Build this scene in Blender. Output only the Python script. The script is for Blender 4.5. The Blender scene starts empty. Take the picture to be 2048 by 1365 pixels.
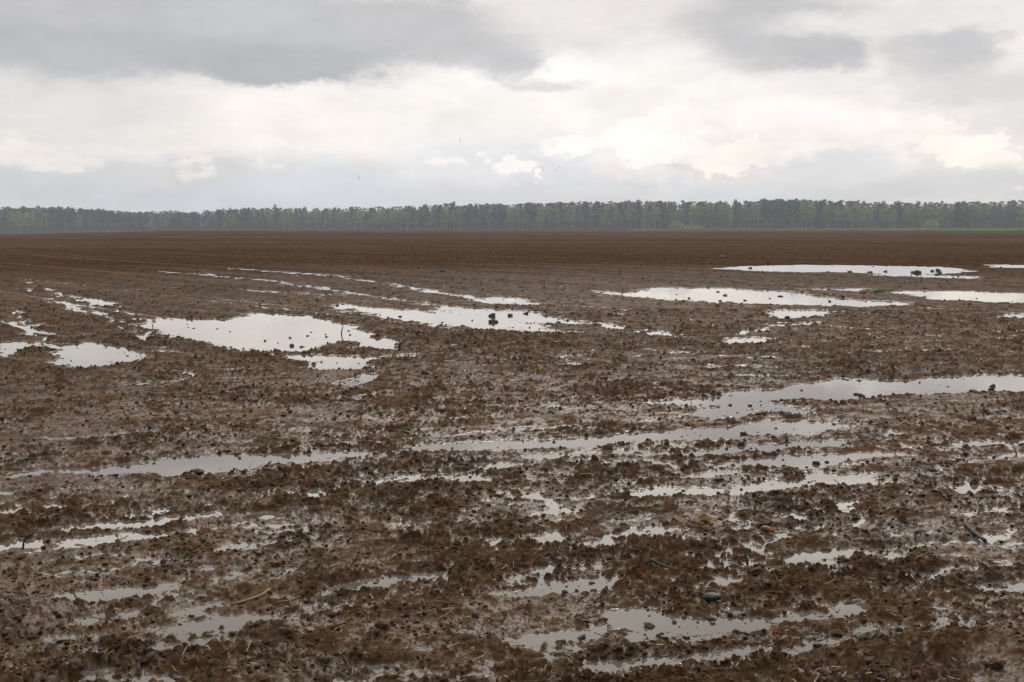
import bpy, bmesh, math, random
import numpy as np
from mathutils import Vector, Matrix
rng = np.random.default_rng(7)
random.seed(7)
R = math.radians
S = bpy.context.scene
COL = S.collection

# ------------------------------------------------------------------ camera
CAM_H = 1.65
FPX = 2275.0                      # focal length in photo pixels (2048 wide)
HORIZ = 458.0
PITCH = math.atan((682.5 - HORIZ) / FPX)
cam = bpy.data.cameras.new('camera')
cam.sensor_width = 36.0
cam.lens = FPX / 2048 * 36
cam.clip_start = 0.05
cam.clip_end = 30000
camo = bpy.data.objects.new('camera', cam)
camo.location = (0, 0, CAM_H)
camo.rotation_euler = (R(90) - PITCH, 0, 0)
COL.objects.link(camo)
S.camera = camo

def pdir(x, y):
    """direction seen at a photo pixel"""
    u = (x - 1024) / FPX; v = (682.5 - y) / FPX
    c, s = math.cos(PITCH), math.sin(PITCH)
    d = Vector((u, c + v * s, -s + v * c))
    return d.normalized()
def gp(x, y, z=0.0):
    """where the ground level z is met below a photo pixel"""
    d = pdir(x, y)
    t = (z - CAM_H) / d.z
    return (d.x * t, d.y * t)
def azel(x, y):
    d = pdir(x, y)
    return math.degrees(math.atan2(d.x, d.y)), math.degrees(math.asin(d.z))

# ------------------------------------------------------------------ view, sun, sky
S.view_settings.view_transform = 'Standard'
S.view_settings.look = 'None'
S.view_settings.exposure = 0.0
S.view_settings.gamma = 1.0
S.cycles.use_denoising = True
S.cycles.max_bounces = 6
S.cycles.diffuse_bounces = 3
S.cycles.glossy_bounces = 3
S.cycles.volume_bounces = 1
S.cycles.transparent_max_bounces = 8

SUN_EL, SUN_AZ = 38.0, 8.0         # degrees; azimuth clockwise from the view direction
sun = bpy.data.lights.new('sun', 'SUN')
sun.energy = 1.3
sun.angle = R(14)
sun.color = (1.0, 0.95, 0.88)
suno = bpy.data.objects.new('sun', sun)
COL.objects.link(suno)
sd = Vector((math.sin(R(SUN_AZ)) * math.cos(R(SUN_EL)), math.cos(R(SUN_AZ)) * math.cos(R(SUN_EL)), math.sin(R(SUN_EL))))
suno.rotation_euler = sd.to_track_quat('Z', 'Y').to_euler()
suno.location = (0, 0, 50)

class NT:
    """small helper for building node trees"""
    def __init__(s, tree):
        s.t = tree; s.n = tree.nodes; s.l = tree.links
    def node(s, kind, **kw):
        n = s.n.new(kind)
        for k, v in kw.items(): setattr(n, k, v)
        return n
    def put(s, sock, v):
        if isinstance(v, bpy.types.NodeSocket): s.l.new(v, sock)
        elif v is not None: sock.default_value = v
    def math(s, op, a, b=None, c=None, clamp=False):
        n = s.node('ShaderNodeMath', operation=op, use_clamp=clamp)
        s.put(n.inputs[0], a); s.put(n.inputs[1], b); s.put(n.inputs[2], c)
        return n.outputs[0]
    def vec(s, op, a, b=None, c=None):
        n = s.node('ShaderNodeVectorMath', operation=op)
        s.put(n.inputs[0], a); s.put(n.inputs[1], b); s.put(n.inputs[2], c)
        return n.outputs['Value'] if op in ('LENGTH', 'DOT_PRODUCT', 'DISTANCE') else n.outputs[0]
    def noise(s, v, scale, detail=4, rough=0.5, col=False, dist=0.0):
        n = s.node('ShaderNodeTexNoise')
        s.put(n.inputs['Vector'], v); n.inputs['Scale'].default_value = scale
        n.inputs['Detail'].default_value = detail; n.inputs['Roughness'].default_value = rough
        n.inputs['Distortion'].default_value = dist
        return n.outputs['Color'] if col else n.outputs['Fac']
    def ramp(s, v, a, b, lo=0.0, hi=1.0, smooth=True):
        n = s.node('ShaderNodeMapRange', interpolation_type='SMOOTHSTEP' if smooth else 'LINEAR')
        s.put(n.inputs['Value'], v)
        for k, x in zip(('From Min', 'From Max', 'To Min', 'To Max'), (a, b, lo, hi)): s.put(n.inputs[k], x)
        return n.outputs['Result']
    def mix(s, f, a, b, blend='MIX'):
        n = s.node('ShaderNodeMix', data_type='RGBA', blend_type=blend)
        s.put(n.inputs[0], f)
        s.put(n.inputs[6], a if isinstance(a, bpy.types.NodeSocket) else (*a, 1))
        s.put(n.inputs[7], b if isinstance(b, bpy.types.NodeSocket) else (*b, 1))
        return n.outputs[2]

def lin(r, g, b, k=1.0):
    f = lambda c: ((c / 255 + 0.055) / 1.055) ** 2.4 if c > 10 else c / 255 / 12.92
    return (f(r) * k, f(g) * k, f(b) * k)

W = bpy.data.worlds.new('World')
S.world = W
W.use_nodes = True
w = NT(W.node_tree)
w.n.clear()
sky = w.node('ShaderNodeTexSky', sky_type='NISHITA')
sky.sun_disc = False
sky.sun_elevation = R(SUN_EL); sky.sun_rotation = R(SUN_AZ)
SKY_K = 0.1
co = w.node('ShaderNodeTexCoord').outputs['Generated']
sep = w.node('ShaderNodeSeparateXYZ'); w.l.new(co, sep.inputs[0])
az = w.math('MULTIPLY', w.math('ARCTAN2', sep.outputs[0], sep.outputs[1]), 57.2958)
el = w.math('MULTIPLY', w.math('ARCSINE', sep.outputs[2]), 57.2958)
cmb = w.node('ShaderNodeCombineXYZ')
w.l.new(az, cmb.inputs[0]); w.l.new(el, cmb.inputs[1])
P = cmb.outputs[0]
flat = w.vec('MULTIPLY', co, (1, 1, 2.2))
# ragged edges: two warps, a soft one for the grey sheets, a curly one for the heaps
n1 = w.vec('SUBTRACT', w.noise(flat, 11, 10, 0.66, col=True), (0.5, 0.5, 0.5))
P1 = w.vec('MULTIPLY_ADD', n1, (6.5, 3.2, 0), P)
n2 = w.vec('SUBTRACT', w.noise(flat, 26, 9, 0.62, col=True), (0.5, 0.5, 0.5))
P2 = w.vec('MULTIPLY_ADD', n2, (4.6, 4.0, 0), P)
sheet = w.noise(w.vec('MULTIPLY', co, (1, 1, 5)), 3.0, 8, 0.55)
fine = w.noise(w.vec('MULTIPLY', co, (1, 1, 2.6)), 9, 9, 0.62)
fine2 = w.noise(w.vec('MULTIPLY', co, (1, 1, 2)), 40, 6, 0.6)
# the cloud deck higher up than the photograph reaches: bright towards the veiled sun
col = w.mix(w.ramp(sheet, 0.35, 0.65), lin(226, 222, 219), lin(246, 240, 235))
def cloud(px, py, rx, ry, c, soft=0.9, which=0, k=1.0, amt=1.0):
    """one bank of cloud: centre and half size given in photo pixels, turned into degrees of azimuth and elevation"""
    global col
    a, e = azel(px, py)
    ix, iy = 1 / (rx / FPX * 57.3), 1 / (ry / FPX * 57.3)
    d = w.vec('LENGTH', w.vec('MULTIPLY_ADD', (P1, P2)[which], (ix, iy, 0), (-a * ix, -e * iy, 0)))
    f = w.ramp(d, 1 + soft * 0.5, 1 - soft * 0.5, 0.0, amt)
    col = w.mix(f, col, lin(*c, k))
# pale blue-grey air just above the wood
cloud(300, 400, 900, 45, (204, 208, 214), 1.2)
cloud(950, 385, 700, 45, (214, 217, 223), 1.2)
cloud(1700, 395, 700, 30, (221, 218, 217), 1.2)
# big bright breaks
cloud(800, 205, 470, 85, (250, 245, 241), 1.2, 0, 0.94)
cloud(1250, 190, 420, 110, (250, 245, 241), 1.3, 0, 0.92)
cloud(1090, 130, 120, 55, (255, 251, 247), 1.6, 0, 0.96)
cloud(400, 245, 300, 60, (246, 239, 234), 1.2, 0)
cloud(90, 225, 240, 75, (220, 217, 214), 1.2, 0)
cloud(60, 370, 260, 45, (203, 204, 207), 1.2, 0)
cloud(330, 345, 200, 30, (212, 211, 212), 1.2, 0)
cloud(950, 330, 160, 45, (228, 227, 229), 1.2, 0)
cloud(1170, 330, 130, 45, (222, 221, 226), 1.2, 0)
cloud(1350, 370, 330, 26, (216, 217, 221), 1.2, 0)
# heaps on the right
cloud(1320, 310, 150, 60, (234, 229, 227), 0.7, 1)
cloud(1310, 275, 110, 45, (254, 249, 244), 0.4, 1, 0.98)
cloud(1450, 330, 120, 32, (226, 219, 215), 0.5, 1)
cloud(1455, 308, 90, 24, (255, 247, 239), 0.35, 1, 0.97)
cloud(1520, 320, 40, 16, (250, 241, 232), 0.5, 1)
cloud(1640, 280, 110, 50, (240, 234, 230), 0.6, 1)
cloud(1820, 310, 170, 50, (228, 221, 217), 0.5, 1)
cloud(1800, 275, 150, 28, (246, 238, 232), 0.5, 1)
cloud(1960, 335, 130, 45, (226, 220, 215), 0.45, 1)
cloud(1960, 300, 80, 30, (254, 246, 236), 0.35, 1)
cloud(1760, 330, 70, 26, (247, 238, 230), 0.6, 1)
cloud(2030, 340, 60, 22, (250, 242, 230), 0.5, 1)
cloud(1150, 290, 60, 26, (250, 245, 240), 0.7, 1)
cloud(1620, 300, 50, 26, (248, 241, 235), 0.6, 1)
cloud(1900, 372, 330, 24, (214, 212, 213), 1.1, 0)
cloud(1660, 330, 110, 26, (222, 221, 223), 0.9, 0)
cloud(1650, 225, 260, 32, (248, 240, 234), 1.1, 0)
# small lit scraps
cloud(968, 316, 14, 9, (255, 250, 244), 1.1, 1, 1.0, 0.7)
cloud(1035, 336, 34, 16, (252, 245, 240), 0.7, 1)
cloud(1090, 354, 10, 9, (255, 249, 243), 0.7, 1)
cloud(545, 297, 34, 16, (248, 242, 236), 1.1, 1, 1.0, 0.7)
cloud(30, 300, 60, 26, (246, 238, 230), 1.1, 1, 1.0, 0.7)
cloud(120, 325, 60, 22, (238, 231, 226), 0.8, 1)
cloud(395, 338, 26, 14, (244, 237, 231), 1.1, 1, 1.0, 0.7)
cloud(885, 325, 22, 12, (250, 243, 238), 1.1, 1, 1.0, 0.7)
# grey deck, upper left
cloud(250, 40, 560, 105, (188, 187, 189), 0.9, 0)
cloud(640, 70, 330, 85, (186, 186, 188), 0.65, 0)
cloud(560, 150, 130, 28, (174, 174, 177), 0.7, 0)
cloud(900, 60, 190, 60, (190, 189, 190), 0.8, 0)
cloud(1010, 120, 60, 36, (196, 195, 197), 0.9, 0)
cloud(1080, 170, 70, 14, (222, 218, 216), 0.9, 0)
cloud(150, 95, 230, 40, (178, 179, 182), 0.9, 0)
cloud(540, 125, 240, 32, (176, 177, 180), 0.9, 0)
# upper right
cloud(1200, 35, 200, 60, (222, 217, 214), 1.0, 0)
cloud(1530, 40, 170, 80, (190, 188, 189), 1.0, 0)
cloud(1640, 100, 80, 36, (188, 186, 188), 0.8, 0)
cloud(1880, 100, 120, 60, (204, 201, 200), 0.8, 0)
cloud(1920, 90, 70, 36, (195, 193, 194), 1.1, 0)
cloud(1960, 190, 170, 34, (216, 213, 212), 1.1, 0)
cloud(1850, 30, 260, 26, (226, 222, 219), 1.0, 0)
texd = w.math('MULTIPLY', w.ramp(fine, 0.25, 0.75, 0.90, 1.10, smooth=False), w.ramp(fine2, 0.25, 0.75, 0.96, 1.04, smooth=False))
hi = w.ramp(el, 10.9, 14.0)
deck = w.mix(w.ramp(sheet, 0.35, 0.65), (0.88, 0.85, 0.82), (1.22, 1.17, 1.12))
# away from the sun the deck is darker; round the veiled sun it glows
sdn = w.vec('DOT_PRODUCT', co, tuple(sd))
glow = w.ramp(sdn, -0.3, 0.95, 0.62, 1.15)
deck = w.mix(1.0, deck, w.math('MULTIPLY', glow, w.math('MULTIPLY', w.ramp(el, 12, 20, 1.0, 0.55), w.ramp(el, 23, 45, 1.0, 2.6))), 'MULTIPLY')
col = w.mix(hi, col, deck)
back = w.ramp(w.math('ABSOLUTE', az), 40, 120, 1.0, 0.72)
col = w.mix(1.0, col, w.math('MULTIPLY', texd, back), 'MULTIPLY')
col = w.vec('MULTIPLY', col, (1.13 / SKY_K,) * 3)
veil = w.mix(0.96, sky.outputs[0], col)       # a little open sky shines through the overcast
bg = w.node('ShaderNodeBackground'); bg.inputs['Strength'].default_value = SKY_K
w.l.new(veil, bg.inputs[0])
wo = w.node('ShaderNodeOutputWorld'); w.l.new(bg.outputs[0], wo.inputs[0])
W.cycles.sampling_method = 'MANUAL'
W.cycles.sample_map_resolution = 1024

# ------------------------------------------------------------------ helpers for objects
def tag(o, label=None, cat=None, group=None, kind=None):
    if label: o['label'] = label
    if cat: o['category'] = cat
    if group: o['group'] = group
    if kind: o['kind'] = kind
    return o
def mesh_np(name, V, F, smooth=False, mats=None, midx=None):
    """mesh from numpy arrays (F: n x 3 or n x 4)"""
    me = bpy.data.meshes.new(name)
    V = np.asarray(V, np.float32); F = np.asarray(F, np.int32)
    k = F.shape[1]
    me.vertices.add(len(V)); me.vertices.foreach_set('co', V.ravel())
    me.loops.add(F.size); me.loops.foreach_set('vertex_index', F.ravel())
    me.polygons.add(len(F))
    me.polygons.foreach_set('loop_start', np.arange(0, F.size, k, dtype=np.int32))
    if smooth: me.polygons.foreach_set('use_smooth', np.ones(len(F), bool))
    for m in (mats or []): me.materials.append(m)
    if midx is not None: me.polygons.foreach_set('material_index', np.asarray(midx, np.int32))
    me.update(calc_edges=True)
    return me
def link(name, me, parent=None, loc=(0, 0, 0)):
    o = bpy.data.objects.new(name, me); o.location = loc
    COL.objects.link(o)
    if parent: o.parent = parent
    return o
def empty(name, loc, rz=0.0):
    o = bpy.data.objects.new(name, None); o.location = loc; o.rotation_euler = (0, 0, rz)
    o.empty_display_size = 0.2
    COL.objects.link(o); return o
def material(name, rough=0.7, base=(0.5, 0.5, 0.5)):
    m = bpy.data.materials.new(name); m.use_nodes = True
    t = NT(m.node_tree)
    b = m.node_tree.nodes['Principled BSDF']
    b.inputs['Base Color'].default_value = (*base, 1); b.inputs['Roughness'].default_value = rough
    return m, t, b
def speckled(name, a, b_, scale, rough=0.7, detail=4, lo=0.35, hi=0.65, bump=0.0):
    m, t, b = material(name, rough)
    oi = t.node('ShaderNodeObjectInfo')
    tc = t.node('ShaderNodeTexCoord').outputs['Object']
    n = t.noise(tc, scale, detail)
    c = t.mix(t.ramp(n, lo, hi), a, b_)
    k = t.ramp(oi.outputs['Random'], 0, 1, 0.78, 1.22, smooth=False)
    t.l.new(t.mix(1.0, c, k, 'MULTIPLY'), b.inputs['Base Color'])
    if bump:
        bn = t.node('ShaderNodeBump'); bn.inputs['Strength'].default_value = 0.6; bn.inputs['Distance'].default_value = bump
        t.l.new(n, bn.inputs['Height']); t.l.new(bn.outputs[0], b.inputs['Normal'])
    return m

# ------------------------------------------------------------------ noise
def _h(ix, iy, seed):
    h = (ix.astype(np.uint32) * np.uint32(374761393)) ^ (iy.astype(np.uint32) * np.uint32(668265263)) ^ np.uint32(seed * 974634777 % 4294967291)
    h = (h ^ (h >> np.uint32(13))) * np.uint32(1274126177)
    h = (h ^ (h >> np.uint32(16))) * np.uint32(2246822519)
    return h ^ (h >> np.uint32(15))
def _u(h): return (h & np.uint32(0xffffff)).astype(np.float32) / np.float32(16777216)
def vnoise(x, y, seed):
    fx = np.floor(x); fy = np.floor(y)
    ix = fx.astype(np.int64); iy = fy.astype(np.int64)
    tx = (x - fx).astype(np.float32); ty = (y - fy).astype(np.float32)
    tx = tx * tx * tx * (tx * (tx * 6 - 15) + 10); ty = ty * ty * ty * (ty * (ty * 6 - 15) + 10)
    a = _u(_h(ix, iy, seed)); b = _u(_h(ix + 1, iy, seed)); c = _u(_h(ix, iy + 1, seed)); d = _u(_h(ix + 1, iy + 1, seed))
    return (a + (b - a) * tx + (c - a) * ty + (a - b - c + d) * tx * ty) * 2 - 1     # -1..1
def fade(lam, sp):
    """strength left of a wave of length lam on a grid with spacing sp"""
    return np.clip((lam / np.maximum(sp, 1e-6) - 1.6) / 2.0, 0, 1).astype(np.float32)
def fbm(x, y, lam, octs, seed, sp, gain=0.5):
    out = np.zeros(x.shape, np.float32); a = 1.0
    for i in range(octs):
        c, s_ = math.cos(1.1 * i + 0.3), math.sin(1.1 * i + 0.3)
        out += np.float32(a) * fade(lam, sp) * vnoise((x * c - y * s_) / lam + 17.3 * i, (x * s_ + y * c) / lam - 9.1 * i, seed + i)
        lam *= 0.5; a *= gain
    return out
def lumps(x, y, cell, seed, rmin, rmax, dens):
    """rounded clods standing on the surface: 0..1 height in units of their radius"""
    gx = x / cell; gy = y / cell
    fx = np.floor(gx).astype(np.int64); fy = np.floor(gy).astype(np.int64)
    out = np.zeros(x.shape, np.float32)
    for i in (-1, 0, 1):
        for j in (-1, 0, 1):
            cx = fx + i; cy = fy + j
            h = _h(cx, cy, seed)
            px = cx + _u(h); py = cy + _u(_h(cx, cy, seed + 1))
            q = _u(_h(cx, cy, seed + 2))
            r = rmin + (rmax - rmin) * _u(_h(cx, cy, seed + 3)) ** 2
            d2 = ((gx - px) ** 2 + (gy - py) ** 2).astype(np.float32)
            t = 1 - d2 / (r * r)
            b = np.where((q < dens) & (t > 0), np.sqrt(np.maximum(t, 0)) * r, 0)
            np.maximum(out, b, out=out)
    return out

# ------------------------------------------------------------------ puddles, measured in the photograph and laid out on the ground
POLY = [
 (1.0, [(285,648),(330,637),(440,641),(510,628),(600,631),(660,645),(700,656),(715,668),(680,680),(640,690),(600,704),(540,704),(470,692),(400,682),(330,668)]),
 (1.0, [(690,655),(760,678),(822,702),(795,704),(740,692),(680,676)]),
 (0.9, [(545,712),(640,710),(760,716),(840,707),(830,712),(715,724),(725,738),(660,740),(630,724)]),
 (0.8, [(685,768),(740,745),(780,752),(720,768),(695,774)]),
 (0.9, [(0,685),(60,682),(78,697),(25,702),(0,716)]),
 (1.0, [(108,690),(180,689),(230,697),(268,722),(230,733),(150,734),(128,716)]),
 (0.8, [(230,690),(262,710),(300,724),(270,724),(240,706)]),
 (0.9, [(262,662),(280,664),(348,696),(330,696)]),
 (1.0, [(890,613),(960,618),(1050,624),(1110,638),(1130,648),(1040,645),(950,636),(900,630)]),
 (1.0, [(1265,592),(1320,576),(1450,578),(1560,584),(1650,596),(1740,603),(1815,608),(1720,613),(1600,610),(1480,606),(1380,602)]),
 (0.9, [(1535,622),(1645,621),(1625,636),(1560,637)]),
 (1.0, [(1430,538),(1500,533),(1620,530),(1760,532),(1870,534),(1940,543),(1850,549),(1700,546),(1560,544)]),
 (1.0, [(1790,584),(1900,583),(2060,587),(2060,606),(1900,601),(1850,593)]),
 (1.35, [(1465,788),(1540,781),(1650,772),(1675,761),(1800,764),(1900,756),(2070,754),(2070,778),(1930,785),(1800,787),(1700,792),(1600,797),(1500,801)]),
 (0.5, [(1400,830),(1440,812),(1530,802),(1570,812),(1600,826),(1430,836)]),
 (1.35, [(1145,880),(1250,872),(1400,860),(1480,849),(1600,841),(1680,855),(1600,868),(1450,873),(1300,883),(1150,894)]),
 (0.5, [(810,893),(950,883),(1150,880),(1140,892),(950,906),(850,902)]),
 (1.35, [(280,932),(320,920),(480,913),(560,912),(650,908),(715,911),(640,921),(540,926),(480,939),(400,946),(340,953),(290,944)]),
 (1.0, [(1490,920),(1620,911),(1770,904),(1770,916),(1640,934),(1540,938),(1500,932)]),
 (0.9, [(0,1190),(120,1182),(225,1186),(175,1206),(90,1211),(0,1203)]),
 (0.9, [(680,1172),(760,1163),(780,1172),(745,1190),(685,1192)]),
 (0.78, [(1235,1228),(1330,1222),(1362,1240),(1340,1254),(1250,1256)]),
]
STROKE = [  # strength, points (x, y, half height in photo px)
 (1.0, [(675,611,2),(760,624,5),(870,636,8),(980,649,7),(1075,656,4)]),
 (0.8, [(945,600,2),(1000,602,5),(1060,607,3)]), (0.8, [(1248,659,2),(1300,666,4),(1365,674,2)]),
 (0.7, [(960,655,2),(1060,660,3),(1150,666,2)]), (0.7, [(1120,640,3),(1200,652,3),(1260,662,2)]),
 (0.7, [(160,600,2),(200,606,4),(235,612,2)]), (0.5, [(60,560,2),(110,585,3),(160,600,3)]), (0.6, [(220,612,2),(300,655,4)]),
 (0.6, [(30,645,3),(70,665,5),(115,690,4)]), (0.7, [(262,770,2),(290,768,4),(315,765,2)]), (0.6, [(330,745,3),(400,751,4)]), (0.6, [(335,763,3),(375,760,3)]),
 (0.8, [(1545,651,2),(1600,649,3),(1635,647,2)]), (0.8, [(1465,669,2),(1500,663,3),(1530,659,2)]), (0.8, [(1445,682,2),(1480,681,4),(1530,681,2)]),
 (0.7, [(1195,585,2),(1280,592,3)]), (0.7, [(1640,579,1.5),(1730,581,2)]), (0.8, [(1750,549,2),(1945,556,2)]),
 (0.9, [(1985,532,2),(2060,534,2.5)]), (0.8, [(2010,633,3),(2060,635,3)]), (0.5, [(1690,508,1),(1980,508,1.3)]), (0.5, [(1100,506,.7),(1550,508,.8)]), (0.5, [(380,501,.8),(760,502,1)]), (0.2, [(880,516,1),(1060,517,1.1)]),
 (0.25, [(480,580,1.5),(700,592,2)]), (0.25, [(330,545,1.5),(640,552,1.5)]), (0.25, [(300,575,1.5),(350,577,2)]),
 (0.8, [(1290,810,2),(1400,804,4),(1480,797,4)]), (0.6, [(1640,800,3),(1760,795,3)]),
 (1.1, [(0,930,3),(95,927,3)]), (1.2, [(0,953,4),(120,946,6),(295,934,5)]), (0.9, [(950,936,3),(1000,931,6),(1050,925,4)]),
 (0.7, [(730,968,3),(860,952,3),(980,938,3)]), (0.8, [(728,950,4),(745,944,8)]), (0.65, [(1370,908,5),(1540,896,7),(1700,884,5)]),
 (0.85, [(1430,990,4),(1560,968,9),(1640,963,11),(1730,958,7)]), (0.75, [(1250,990,4),(1330,978,8),(1400,990,6)]), (0.65, [(1250,966,4),(1400,948,7),(1480,940,4)]),
 (0.6, [(965,988,6),(1030,993,7),(1115,997,5)]), (0.6, [(1108,1000,5),(1125,1020,8)]),
 (0.8, [(110,1061,4),(200,1053,6),(330,1040,7),(460,1026,5)]), (0.8, [(490,1030,5),(560,1030,5)]), (0.8, [(0,1096,5),(120,1084,5)]), (0.7, [(150,1086,5),(340,1070,6)]),
 (0.8, [(205,1197,5),(275,1184,6)]), (0.8, [(740,1175,7),(800,1165,8),(880,1153,5)]), (0.75, [(1050,1192,5),(1115,1184,8)]), (0.95, [(1140,1178,7),(1250,1165,10)]),
 (0.95, [(1550,1120,7),(1600,1115,11),(1660,1112,7)]), (0.7, [(580,1146,5),(640,1130,8)]), (0.7, [(780,1130,5),(840,1118,7)]),
 (0.85, [(85,1257,6),(170,1238,10)]), (0.6, [(60,1278,6),(150,1268,6)]), (0.7, [(215,1232,5),(280,1225,5)]), (0.8, [(1035,1278,5),(1120,1270,7),(1220,1258,6)]), (0.72, [(1280,1278,6),(1400,1258,8),(1600,1238,7),(1700,1218,5)]),
 (0.8, [(1810,1162,6),(1900,1150,12),(1960,1140,10),(2060,1124,6)]), (0.8, [(1870,1194,5),(2060,1170,8)]),
 (0.9, [(1540,1036,8),(1580,1032,10)]), (0.9, [(1622,1026,6),(1650,1024,7)]), (1.0, [(1698,1020,10),(1728,1016,13)]), (0.9, [(1462,1044,13),(1490,1040,13)]), (0.7, [(1680,1050,4),(1740,1040,4)]),
 (0.8, [(1200,1085,6),(1225,1070,12)]), (0.7, [(1290,1072,5),(1315,1056,9)]), (0.6, [(1098,1090,6),(1120,1070,14)]), (0.6, [(1010,1098,6),(1045,1075,12)]),
 (0.8, [(200,1362,9),(400,1352,9)]), (0.8, [(575,1306,9),(640,1300,9)]), (0.8, [(655,1332,5),(740,1326,7)]), (0.7, [(440,1285,7),(560,1290,9)]), (0.8, [(330,1302,9),(400,1296,9)]),
 (0.8, [(180,1298,10),(270,1304,9)]), (0.7, [(600,1265,6),(620,1258,8)]), (0.6, [(0,1330,8),(160,1318,7)]), (0.6, [(700,1230,6),(740,1222,7)]),
 (0.8, [(1400,1312,5),(1760,1290,5)]), (0.8, [(1375,1346,6),(1510,1326,7)]), (0.7, [(1100,1340,6),(1350,1315,6)]), (0.9, [(1985,887,5),(2060,881,8)]), (0.6, [(1890,890,4),(1985,884,4)]),
 (0.6, [(1900,985,6),(1950,975,9)]), (0.6, [(1330,925,5),(1380,935,5)]), (0.7, [(1550,1060,5),(1560,1052,8)]), (0.6, [(1600,1230,6),(1680,1200,6)]), (0.6, [(870,1360,6),(1010,1345,7)]),
 (0.6, [(1080,915,4),(1230,905,4)]), (0.5, [(850,960,5),(1000,955,6)]), (0.5, [(400,1100,5),(560,1080,5)]), (0.5, [(100,880,3),(125,877,4)]), (0.5, [(690,800,4),(740,795,4)]), (0.5, [(1500,1080,5),(1600,1060,5)]),
 (0.5, [(1750,870,4),(1800,860,4)]), (0.6, [(640,1015,4),(760,1000,4)]), (0.5, [(860,1015,5),(960,1025,5)]), (0.5, [(1740,1200,6),(1800,1210,6)]), (0.52, [(100,605,2),(200,635,2.5),(265,662,3)]), (0.46, [(325,543,1),(540,562,1.5),(690,585,1.6),(880,612,2)]), (0.46, [(450,537,1),(650,550,1.3),(850,580,1.6),(950,600,2)]), (0.6, [(0,612,2),(60,650,3),(115,690,4)]), (0.55, [(0,560,1.5),(120,600,2),(230,640,2.5)]),
 (0.5, [(1950,1080,7),(2040,1060,7)]),
]
PUD = []
for s_, pts in POLY: PUD.append((s_ * (1.15 if pts[0][1] < 860 else 1.0), np.array([gp(*p) for p in pts])))
for s_, pts in STROKE:
    s_ *= 0.84 if pts[0][1] > 945 else 1.2
    ex = 1.0 if pts[0][1] > 850 else 1.3
    ring = [(x, y - h * ex - .2) for x, y, h in pts] + [(x, y + h * ex + .2) for x, y, h in reversed(pts)]
    PUD.append((s_, np.array([gp(*p) for p in ring])))

def puddle_field(x0_, y0_):
    """0 outside .. ~1 in the middle of a puddle; the shore wanders with the clods"""
    out = np.zeros(x0_.shape, np.float32)
    k = 0.5 + np.hypot(x0_, y0_) / 24.0
    al = math.cos(0.33) * x0_ + math.sin(0.33) * y0_; ac = -math.sin(0.33) * x0_ + math.cos(0.33) * y0_
    x = x0_ + k * (0.16 * vnoise(al / 0.45, ac / 0.45, 31) + 0.08 * vnoise(al / 0.13, ac / 0.13, 32))
    y = y0_ + k * (0.055 * vnoise(al / 0.40, ac / 0.22, 33) + 0.05 * vnoise(al / 0.15, ac / 0.09, 34))
    for s_, poly in PUD:
        D = float(np.hypot(*poly.mean(0)))
        a2 = abs(float(np.sum(poly[:, 0] * np.roll(poly[:, 1], -1) - np.roll(poly[:, 0], -1) * poly[:, 1]))) / 2
        th = a2 / float(np.hypot(*(poly.max(0) - poly.min(0))))
        wd = min(0.045 + 0.014 * D, 0.03 + 0.35 * th)
        x0, y0 = poly.min(0) - wd; x1, y1 = poly.max(0) + wd
        idx = np.nonzero((x > x0) & (x < x1) & (y > y0) & (y < y1))
        if not len(idx[0]): continue
        px = x[idx]; py = y[idx]
        best = np.full(px.shape, 1e9); inside = np.zeros(px.shape, bool)
        n = len(poly)
        for i in range(n):
            ax, ay = poly[i]; bx, by = poly[(i + 1) % n]
            ex, ey = bx - ax, by - ay
            t = np.clip(((px - ax) * ex + (py - ay) * ey) / (ex * ex + ey * ey + 1e-9), 0, 1)
            d = (px - ax - t * ex) ** 2 + (py - ay - t * ey) ** 2
            np.minimum(best, d, out=best)
            c = ((ay > py) != (by > py)) & (px < ex * (py - ay) / (ey if abs(ey) > 1e-9 else 1e-9) + ax)
            inside ^= c
        sd_ = np.where(inside, np.sqrt(best), -np.sqrt(best))
        t = np.clip(sd_ / wd * 0.5 + (0.55 if D < 10 else 0.66), 0, 1)
        t = (t * t * (3 - 2 * t) * s_).astype(np.float32)
        out[idx] = np.maximum(out[idx], t)
    return out

# far lie of the land (photo column -> metres of height at growing distance)
FX = np.array([-600, 0, 200, 350, 700, 1024, 1400, 2048, 2700], float)
FA = np.degrees(np.arctan((FX - 1024) / FPX))
FD = np.array([0, 130, 380, 560, 830, 1050], float)
FZ = np.array([
 [0, 0, -.6, -2.0, -3.0, -3.5],
 [0, 0, -.02, -1.2, -2.0, -2.6],
 [0, 0, .35, -.8, -1.5, -2.0],
 [0, 0, .85, .0, -.3, -.8],
 [0, 0, .70, .5, .25, .2],
 [0, 0, .60, .6, .45, .5],
 [0, 0, .55, .8, 1.25, 1.3],
 [0, 0, .60, .85, 1.55, 1.6],
 [0, 0, .60, .9, 1.9, 2.0]])
def land(x, y):
    D = np.hypot(x, y); A = np.degrees(np.arctan2(x, y))
    A = np.clip(A, FA[0], FA[-1]); D = np.clip(D, 0, FD[-1] - 1e-3)
    i = np.clip(np.searchsorted(FA, A, side='right') - 1, 0, len(FA) - 2)
    j = np.clip(np.searchsorted(FD, D, side='right') - 1, 0, len(FD) - 2)
    ta = (A - FA[i]) / (FA[i + 1] - FA[i]); td = (D - FD[j]) / (FD[j + 1] - FD[j])
    ta = ta * ta * (3 - 2 * ta); td = td * td * (3 - 2 * td)
    return ((FZ[i, j] * (1 - ta) + FZ[i + 1, j] * ta) * (1 - td) + (FZ[i, j + 1] * (1 - ta) + FZ[i + 1, j + 1] * ta) * td).astype(np.float32)

def sstep(x, a, b):
    t = np.clip((x - a) / (b - a), 0, 1); return (t * t * (3 - 2 * t)).astype(np.float32)

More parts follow.
